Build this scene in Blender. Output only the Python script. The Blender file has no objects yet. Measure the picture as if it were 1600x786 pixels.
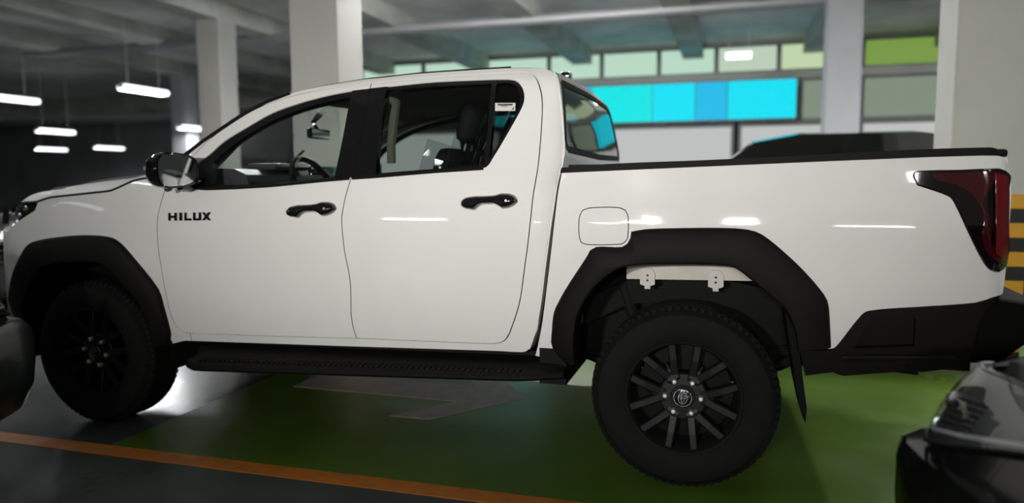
import bpy, bmesh, math, random
from mathutils import Vector, Matrix
from mathutils.geometry import delaunay_2d_cdt
random.seed(7)
SC = bpy.context.scene
COL = SC.collection
# ------------------------------------------------------------------ camera
F, CX, CY, CZ, YAW, PITCH, ROLL = 1145.5, .175, -3.048, 1.291, -.29016, -.09569, -.00528
cam = bpy.data.cameras.new('camera'); camo = bpy.data.objects.new('camera', cam); COL.objects.link(camo)
cam.sensor_width = 36; cam.lens = F/1600*36; cam.clip_start = .05; cam.clip_end = 200
fw = Vector((math.sin(YAW)*math.cos(PITCH), math.cos(YAW)*math.cos(PITCH), math.sin(PITCH)))
rt = Vector((math.cos(YAW), -math.sin(YAW), 0)); up = rt.cross(fw)
r2 = math.cos(ROLL)*rt+math.sin(ROLL)*up; u2 = -math.sin(ROLL)*rt+math.cos(ROLL)*up
m = Matrix((r2, u2, -fw)).transposed().to_4x4(); m.translation = (CX, CY, CZ)
camo.matrix_world = m
cam.dof.use_dof = True; cam.dof.focus_distance = 3.05
cam.dof.aperture_fstop = (cam.lens/1000)/.025
SC.camera = camo
# ------------------------------------------------------------------ world, daylight, exposure
w = bpy.data.worlds.new('world'); SC.world = w; w.use_nodes = True
w.node_tree.nodes['Background'].inputs[0].default_value = (.75, .85, 1, 1)
w.node_tree.nodes['Background'].inputs[1].default_value = .02
SC.view_settings.view_transform = 'Standard'; SC.view_settings.look = 'None'
SC.view_settings.gamma = 1; SC.view_settings.exposure = 0
SC.view_settings.use_curve_mapping = False
# ------------------------------------------------------------------ materials
MATS = {}
def mat(name, col, rough=.5, metal=0, coat=0, spec=.5, noise=0, nscale=30, bump=0, bscale=200, emit=None, estr=0):
    if name in MATS: return MATS[name]
    M = bpy.data.materials.new(name); M.use_nodes = True; nt = M.node_tree; b = nt.nodes['Principled BSDF']
    b.inputs['Base Color'].default_value = (*col, 1); b.inputs['Roughness'].default_value = rough
    b.inputs['Metallic'].default_value = metal; b.inputs['Coat Weight'].default_value = coat
    b.inputs['Coat Roughness'].default_value = .04; b.inputs['Specular IOR Level'].default_value = spec
    if emit: b.inputs['Emission Color'].default_value = (*emit, 1); b.inputs['Emission Strength'].default_value = estr
    tc = nt.nodes.new('ShaderNodeTexCoord')
    if noise:
        n = nt.nodes.new('ShaderNodeTexNoise'); n.inputs['Scale'].default_value = nscale; n.inputs['Detail'].default_value = 6
        nt.links.new(tc.outputs['Object'], n.inputs['Vector'])
        r = nt.nodes.new('ShaderNodeMapRange'); r.inputs[1].default_value = .3; r.inputs[2].default_value = .7
        r.inputs[3].default_value = 1-noise; r.inputs[4].default_value = 1+noise; nt.links.new(n.outputs[0], r.inputs[0])
        mx = nt.nodes.new('ShaderNodeVectorMath'); mx.operation = 'SCALE'; mx.inputs[0].default_value = col
        nt.links.new(r.outputs[0], mx.inputs['Scale']); nt.links.new(mx.outputs[0], b.inputs['Base Color'])
    if bump:
        n = nt.nodes.new('ShaderNodeTexNoise'); n.inputs['Scale'].default_value = bscale; n.inputs['Detail'].default_value = 3
        nt.links.new(tc.outputs['Object'], n.inputs['Vector'])
        bp = nt.nodes.new('ShaderNodeBump'); bp.inputs['Strength'].default_value = bump; bp.inputs['Distance'].default_value = .01
        nt.links.new(n.outputs[0], bp.inputs['Height']); nt.links.new(bp.outputs[0], b.inputs['Normal'])
    MATS[name] = M; return M
def glass(name, tint, ior=1.45, refl=1.0):
    if name in MATS: return MATS[name]
    M = bpy.data.materials.new(name); M.use_nodes = True; nt = M.node_tree; nt.nodes.clear()
    o = nt.nodes.new('ShaderNodeOutputMaterial'); mx = nt.nodes.new('ShaderNodeMixShader')
    t = nt.nodes.new('ShaderNodeBsdfTransparent'); t.inputs[0].default_value = (*tint, 1)
    g = nt.nodes.new('ShaderNodeBsdfGlossy'); g.inputs['Roughness'].default_value = .01; g.inputs[0].default_value = (refl, refl, refl, 1)
    f = nt.nodes.new('ShaderNodeFresnel'); 
    ge = nt.nodes.new('ShaderNodeNewGeometry'); mr = nt.nodes.new('ShaderNodeMapRange'); mr.inputs[3].default_value = ior; mr.inputs[4].default_value = 1/ior
    nt.links.new(ge.outputs['Backfacing'], mr.inputs[0]); nt.links.new(mr.outputs[0], f.inputs[0])   # a thin pane reflects alike from both sides
    nt.links.new(f.outputs[0], mx.inputs[0]); nt.links.new(t.outputs[0], mx.inputs[1]); nt.links.new(g.outputs[0], mx.inputs[2])
    nt.links.new(mx.outputs[0], o.inputs[0]); MATS[name] = M; return M
WHITE = mat('white_paint', (.77, .765, .74), .5, coat=.55, spec=.08, noise=.012, nscale=6)
BLACKP = mat('black_plastic', (.0062, .0058, .0052), .6, bump=.15, bscale=500, spec=.14)
GLOSSB = mat('gloss_black', (.006, .006, .007), .08, coat=.6)
DARK = mat('dark_cavity', (.006, .006, .006), .8, spec=.2)
RUBBER = mat('tyre_rubber', (.005, .005, .0048), .8, noise=.25, nscale=40, spec=.2)
RIM = mat('black_alloy', (.005, .005, .0052), .42, spec=.25)
CHROME = mat('chrome', (.55, .55, .56), .18, metal=1)
STEEL = mat('steel_nut', (.62, .62, .62), .45, metal=.8)
TRIM = mat('grey_interior', (.035, .034, .032), .6, noise=.1, nscale=60)
LINER = mat('headliner', (.30, .285, .25), .9, noise=.05, nscale=90)
SEATM = mat('seat_fabric', (.03, .03, .032), .7, bump=.3, bscale=150)
FILM = glass('seat_film', (.72, .74, .76), 1.9)
GLF = glass('clear_glass', (.80, .85, .82), 1.4)
GLR = glass('tinted_glass', (.46, .50, .48), 1.42)
MIRR = mat('mirror_silver', (.8, .82, .82), .02, metal=1)
REDL = mat('red_lens', (.045, .003, .005), .06, coat=1)
REDB = mat('red_bar', (.14, .010, .012), .1, coat=1)
SMOKE = mat('smoked_lens', (.006, .003, .003), .06, coat=1)
# ------------------------------------------------------------------ object helpers
def link(o, parent=None):
    COL.objects.link(o)
    if parent is not None: o.parent = parent
    return o
def tag(o, label=None, cat=None, group=None, kind=None):
    if label: o['label'] = label
    if cat: o['category'] = cat
    if group: o['group'] = group
    if kind: o['kind'] = kind
    return o
def empty(name, loc=(0, 0, 0), rz=0, parent=None):
    o = bpy.data.objects.new(name, None); o.empty_display_size = .1; link(o, parent); o.location = loc; o.rotation_euler = (0, 0, rz); return o
def mesh(name, V, Fc, material, parent=None, smooth=False, angle=None):
    me = bpy.data.meshes.new(name); me.from_pydata([tuple(v) for v in V], [], Fc); me.update()
    bm = bmesh.new(); bm.from_mesh(me); bmesh.ops.remove_doubles(bm, verts=bm.verts, dist=1e-6)
    bmesh.ops.recalc_face_normals(bm, faces=bm.faces)
    if smooth:
        for f in bm.faces: f.smooth = True
        if angle:
            for e in bm.edges:
                if len(e.link_faces) == 2 and e.calc_face_angle(0) > math.radians(angle): e.smooth = False
    bm.to_mesh(me); bm.free(); me.materials.append(material)
    return link(bpy.data.objects.new(name, me), parent)
class MB:
    def __init__(s): s.V = []; s.F = []
    def add(s, V, Fc):
        n = len(s.V); s.V += [tuple(v) for v in V]; s.F += [tuple(i+n for i in f) for f in Fc]; return s
    def box(s, x0, x1, y0, y1, z0, z1, M=None):
        V = [Vector((x, y, z)) for x in (x0, x1) for y in (y0, y1) for z in (z0, z1)]
        if M is not None: V = [M @ v for v in V]
        return s.add(V, [(0, 1, 3, 2), (4, 6, 7, 5), (0, 4, 5, 1), (2, 3, 7, 6), (0, 2, 6, 4), (1, 5, 7, 3)])
    def bevbox(s, x0, x1, y0, y1, z0, z1, b=.01, M=None):
        bm = bmesh.new(); bmesh.ops.create_cube(bm, size=1)
        for v in bm.verts: v.co = Vector(((x0+x1)/2+v.co.x*(x1-x0), (y0+y1)/2+v.co.y*(y1-y0), (z0+z1)/2+v.co.z*(z1-z0)))
        bmesh.ops.bevel(bm, geom=bm.edges[:], offset=b, segments=2, affect='EDGES', profile=.5)
        if M is not None:
            for v in bm.verts: v.co = M @ v.co
        bm.verts.index_update(); s.add([v.co.copy() for v in bm.verts], [[v.index for v in f.verts] for f in bm.faces]); bm.free(); return s
    def tube(s, pts, r, n=10, closed=False):
        P = [Vector(q) for q in pts]; N = len(P); rings = []
        rr = r if isinstance(r, (list, tuple)) else [r]*N
        prev = None
        for i in range(N):
            if closed: t = P[(i+1) % N]-P[i-1]
            else: t = P[min(i+1, N-1)]-P[max(i-1, 0)]
            t.normalize()
            a = prev if prev is not None else (Vector((0, 0, 1)) if abs(t.z) < .9 else Vector((1, 0, 0)))
            a = (a-t*a.dot(t)).normalized(); prev = a; b = t.cross(a)
            rings.append([P[i]+(a*math.cos(2*math.pi*k/n)+b*math.sin(2*math.pi*k/n))*rr[i] for k in range(n)])
        V = [v for g in rings for v in g]; Fc = []
        for i in range(N if closed else N-1):
            j = (i+1) % N
            for k in range(n): Fc.append((i*n+k, i*n+(k+1) % n, j*n+(k+1) % n, j*n+k))
        if not closed: Fc += [tuple(range(n)), tuple(range((N-1)*n, N*n))]
        return s.add(V, Fc)
    def prism(s, poly, axis, a, b):
        # poly in the two other axes, extruded along axis
        def mk(p, t): return {'x': (t, p[0], p[1]), 'y': (p[0], t, p[1]), 'z': (p[0], p[1], t)}[axis]
        n = len(poly); V = [mk(q, a) for q in poly]+[mk(q, b) for q in poly]
        return s.add(V, [tuple(range(n)), tuple(range(n, 2*n))]+[(i, (i+1) % n, n+(i+1) % n, n+i) for i in range(n)])
    def lathe(s, prof, n=48, M=None, axis='y'):
        V = []; m = len(prof)
        for i in range(n):
            a = 2*math.pi*i/n
            for (r, t) in prof:
                v = Vector((r*math.cos(a), t, r*math.sin(a))) if axis == 'y' else Vector((r*math.cos(a), r*math.sin(a), t))
                V.append(M @ v if M is not None else v)
        Fc = []
        for i in range(n):
            j = (i+1) % n
            for k in range(m-1): Fc.append((i*m+k, i*m+k+1, j*m+k+1, j*m+k))
        return s.add(V, Fc)
    def grid(s, rows, close=False):
        m = len(rows[0]); V = [v for r in rows for v in r]; Fc = []
        for i in range(len(rows)-1):
            for k in range(m-1): Fc.append((i*m+k, i*m+k+1, (i+1)*m+k+1, (i+1)*m+k))
        return s.add(V, Fc)
    def build(s, name, material, parent=None, smooth=False, angle=35): return mesh(name, s.V, s.F, material, parent, smooth, angle)
# ------------------------------------------------------------------ panels cut from a curved skin
def smooth_loop(L, closed=True, corner=42, sub=4):
    n = len(L); out = []
    P = [Vector(q) for q in L]
    def is_c(i):
        if not closed and (i == 0 or i == n-1): return True
        a = P[i]-P[i-1]; b = P[(i+1) % n]-P[i]
        if a.length < 1e-9 or b.length < 1e-9: return True
        return math.degrees(a.angle(b)) > corner
    C = [is_c(i) for i in range(n)]
    for i in range(n if closed else n-1):
        j = (i+1) % n; p1, p2 = P[i], P[j]
        m1 = Vector((0, 0)) if C[i] else (P[j]-P[i-1])*.5
        m2 = Vector((0, 0)) if C[j] else (P[(j+1) % n]-P[i])*.5
        L12 = (p2-p1).length
        if C[i]: m1 = (p2-p1)
        if C[j]: m2 = (p2-p1)
        if m1.length > 1e-9: m1 = m1.normalized()*L12
        if m2.length > 1e-9: m2 = m2.normalized()*L12
        k = max(1, sub if L12 > .02 else 2)
        for q in range(k):
            u = q/k; out.append(p1*(2*u**3-3*u*u+1)+m1*(u**3-2*u*u+u)+p2*(-2*u**3+3*u*u)+m2*(u**3-u*u))
    if not closed: out.append(P[-1])
    return [(v[0], v[1]) for v in out]
def parea(L): return .5*sum(L[i-1][0]*L[i][1]-L[i][0]*L[i-1][1] for i in range(len(L)))
def offset(L, d):   # d>0 grows the polygon
    if parea(L) < 0: L = L[::-1]
    n = len(L); out = []
    for i in range(n):
        a = Vector(L[i])-Vector(L[i-1]); b = Vector(L[(i+1) % n])-Vector(L[i])
        if a.length < 1e-9 or b.length < 1e-9: continue
        a.normalize(); b.normalize(); na = Vector((a.y, -a.x)); nb = Vector((b.y, -b.x)); s = na+nb
        if s.length < .3: s = nb
        s.normalize(); c = max(.5, s.dot(na)); q = Vector(L[i])+s*(d/c); out.append((q.x, q.y))
    return out
def inside(p, L):
    x, y = p; c = False; j = len(L)-1
    for i in range(len(L)):
        if (L[i][1] > y) != (L[j][1] > y) and x < (L[j][0]-L[i][0])*(y-L[i][1])/(L[j][1]-L[i][1])+L[i][0]: c = not c
        j = i
    return c
def densify(L, step):
    out = []
    for i in range(len(L)):
        a, b = L[i], L[(i+1) % len(L)]; d = math.hypot(b[0]-a[0], b[1]-a[1]); k = max(1, int(d/step+.999))
        out += [(a[0]+(b[0]-a[0])*q/k, a[1]+(b[1]-a[1])*q/k) for q in range(k)]
    return out
YC = .9
def panel(name, fn, loop, material, parent=None, holes=(), off=0, th=.018, step=.07, shrink=.0025, out=(0, -1, 0), back=False, both=False, sm=True, sub=4):
    L = smooth_loop(loop, sub=sub) if sm else list(loop)
    H = [smooth_loop(h, sub=sub) if sm else list(h) for h in holes]
    if shrink: L = offset(L, -shrink); H = [offset(h, shrink) for h in H]
    L = densify(L, step); H = [densify(h, step) for h in H]
    pts = []; edges = []
    for lp in [L]+H:
        n0 = len(pts); pts += lp; edges += [(n0+i, n0+(i+1) % len(lp)) for i in range(len(lp))]
    xs = [q[0] for q in L]; ys = [q[1] for q in L]; B = list(pts)
    u = math.floor(min(xs)/step)*step
    while u < max(xs):
        v = math.floor(min(ys)/step)*step
        while v < max(ys):
            if inside((u, v), L) and not any(inside((u, v), h) for h in H) and min((u-q[0])**2+(v-q[1])**2 for q in B) > (step*.4)**2: pts.append((u, v))
            v += step
        u += step
    r = delaunay_2d_cdt([Vector(q) for q in pts], edges, [], 0, 1e-5)
    P2 = r[0]; tris = []
    for f in r[2]:
        c = (sum(P2[i].x for i in f)/3, sum(P2[i].y for i in f)/3)
        if inside(c, L) and not any(inside(c, h) for h in H): tris.append(tuple(f))
    O = Vector(out); e = 1e-3; P3 = []; N3 = []
    for q in P2:
        c = Vector(fn(q.x, q.y)); a = Vector(fn(q.x+e, q.y))-Vector(fn(q.x-e, q.y)); b = Vector(fn(q.x, q.y+e))-Vector(fn(q.x, q.y-e))
        n = a.cross(b).normalized()
        if n.dot(O) < 0: n = -n
        P3.append(c+n*off); N3.append(n)
    def make(mirror):
        V = list(P3); N = list(N3); Fc = []; LN = []
        for f in tris:
            a, b, c = (P3[i] for i in f); nn = (b-a).cross(c-a)
            if nn.dot(N3[f[0]]) < 0: f = f[::-1]
            Fc.append(f); LN += [N3[i] for i in f]
        cnt = {}
        for f in list(Fc):
            for i in range(3):
                k = (f[i], f[(i+1) % 3]); cnt[k] = 1
        if th:
            for (a, b) in list(cnt):
                if (b, a) in cnt: continue
                i0 = len(V); V += [P3[a], P3[b], P3[b]-N3[b]*th, P3[a]-N3[a]*th]
                fn_ = (V[i0+2]-V[i0+1]).cross(V[i0+1]-V[i0]).normalized()
                Fc.append((i0+1, i0, i0+3, i0+2)); nn = (V[i0]-V[i0+1]).cross(V[i0+3]-V[i0]); nn = nn.normalized() if nn.length else Vector((0, 0, 1))
                LN += [nn]*4
            if back:
                i0 = len(V); V += [P3[i]-N3[i]*th for i in range(len(P3))]
                for f in Fc[:len(tris)]:
                    g = tuple(i0+i for i in f[::-1]); Fc.append(g); LN += [-N3[i-i0] for i in g]
        if mirror:
            V = [Vector((v.x, 2*YC-v.y, v.z)) for v in V]; F2 = []; L2 = []; k = 0
            for f in Fc:
                ln = LN[k:k+len(f)]; k += len(f); F2.append(f[::-1]); L2 += [Vector((n.x, -n.y, n.z)) for n in ln[::-1]]
            Fc, LN = F2, L2
        me = bpy.data.meshes.new(name); me.from_pydata([tuple(v) for v in V], [], [tuple(f) for f in Fc])
        for pl in me.polygons: pl.use_smooth = True
        me.normals_split_custom_set([tuple(n) for n in LN]); me.materials.append(material); me.update()
        return link(bpy.data.objects.new(name, me), parent)
    a = make(False)
    if both: return a, make(True)
    return a
def cabfn(u, v): return (u, s_cab(u, v), v)
def bedfn(u, v): return (u, s_bed(u, v), v)
def resample(L, n):
    d = [0]
    for i in range(1, len(L)): d.append(d[-1]+math.dist(L[i], L[i-1]))
    out = []; j = 0
    for k in range(n):
        t = d[-1]*k/(n-1)
        while j < len(L)-2 and d[j+1] < t: j += 1
        u = (t-d[j])/max(1e-9, d[j+1]-d[j]); out.append(tuple(L[j][q]+(L[j+1][q]-L[j][q])*min(1, max(0, u)) for q in range(len(L[0]))))
    return out
def mirror_copy(o, parent=None):
    me = o.data.copy(); bm = bmesh.new(); bm.from_mesh(me)
    for v in bm.verts: v.co.y = 2*YC-v.co.y
    bmesh.ops.reverse_faces(bm, faces=bm.faces); bm.to_mesh(me); bm.free()
    c = bpy.data.objects.new(o.name.split('.')[0], me); link(c, parent if parent is not None else o.parent); return c
# ---- body surfaces
def _pw(pts, t):
    # monotone-ish cubic (Catmull-Rom on uneven knots)
    n = len(pts)
    if t <= pts[0][0]: 
        s=(pts[1][1]-pts[0][1])/(pts[1][0]-pts[0][0]); return pts[0][1]+s*(t-pts[0][0])
    if t >= pts[-1][0]:
        s=(pts[-1][1]-pts[-2][1])/(pts[-1][0]-pts[-2][0]); return pts[-1][1]+s*(t-pts[-1][0])
    i = 0
    while t > pts[i+1][0]: i += 1
    x0,y0=pts[i]; x1,y1=pts[i+1]; h=x1-x0
    def slope(k):
        if k==0: return (pts[1][1]-pts[0][1])/(pts[1][0]-pts[0][0])
        if k==n-1: return (pts[-1][1]-pts[-2][1])/(pts[-1][0]-pts[-2][0])
        return (pts[k+1][1]-pts[k-1][1])/(pts[k+1][0]-pts[k-1][0])
    m0,m1=slope(i),slope(i+1); u=(t-x0)/h
    return (2*u**3-3*u*u+1)*y0+(u**3-2*u*u+u)*h*m0+(-2*u**3+3*u*u)*y1+(u**3-u*u)*h*m1
CABP=[(.45,.055),(.55,.022),(.7,-.010),(.88,-.027),(1.03,-.032),(1.12,-.030),(1.16,-.022),(1.22,-.014),(1.29,.004),(1.40,.045),(1.55,.104),(1.66,.150),(1.72,.182),(1.76,.212),(1.80,.26)]
BEDP=[(.45,.06),(.55,.03),(.65,.008),(.8,-.012),(.98,-.026),(1.10,-.026),(1.18,-.018),(1.26,-.010),(1.34,-.006),(1.42,0.0)]
def s_cab(x, z):
    y = _pw(CABP, z)
    if x < -2.9: y += .10*(-2.9-x)**2
    if x < -3.55: y += 1.0*(-3.55-x)**2
    xs, r = -.60+.03*(z-1.0), .085
    if z>1.35: xs -= .05*(z-1.35)
    if x > xs:
        d = min(x-xs, r*.985); y += r-math.sqrt(r*r-d*d)
    return y
def s_bed(x, z):
    y = _pw(BEDP, z)
    if x > .8: y += .10*(x-.8)**2
    xs, r = 1.07, .08
    if x > xs:
        d = min(x-xs, r*.985); y += r-math.sqrt(r*r-d*d)
    if x < -.50:
        d = min(-.50-x, .02); y += 6*d*d
    return y
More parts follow.
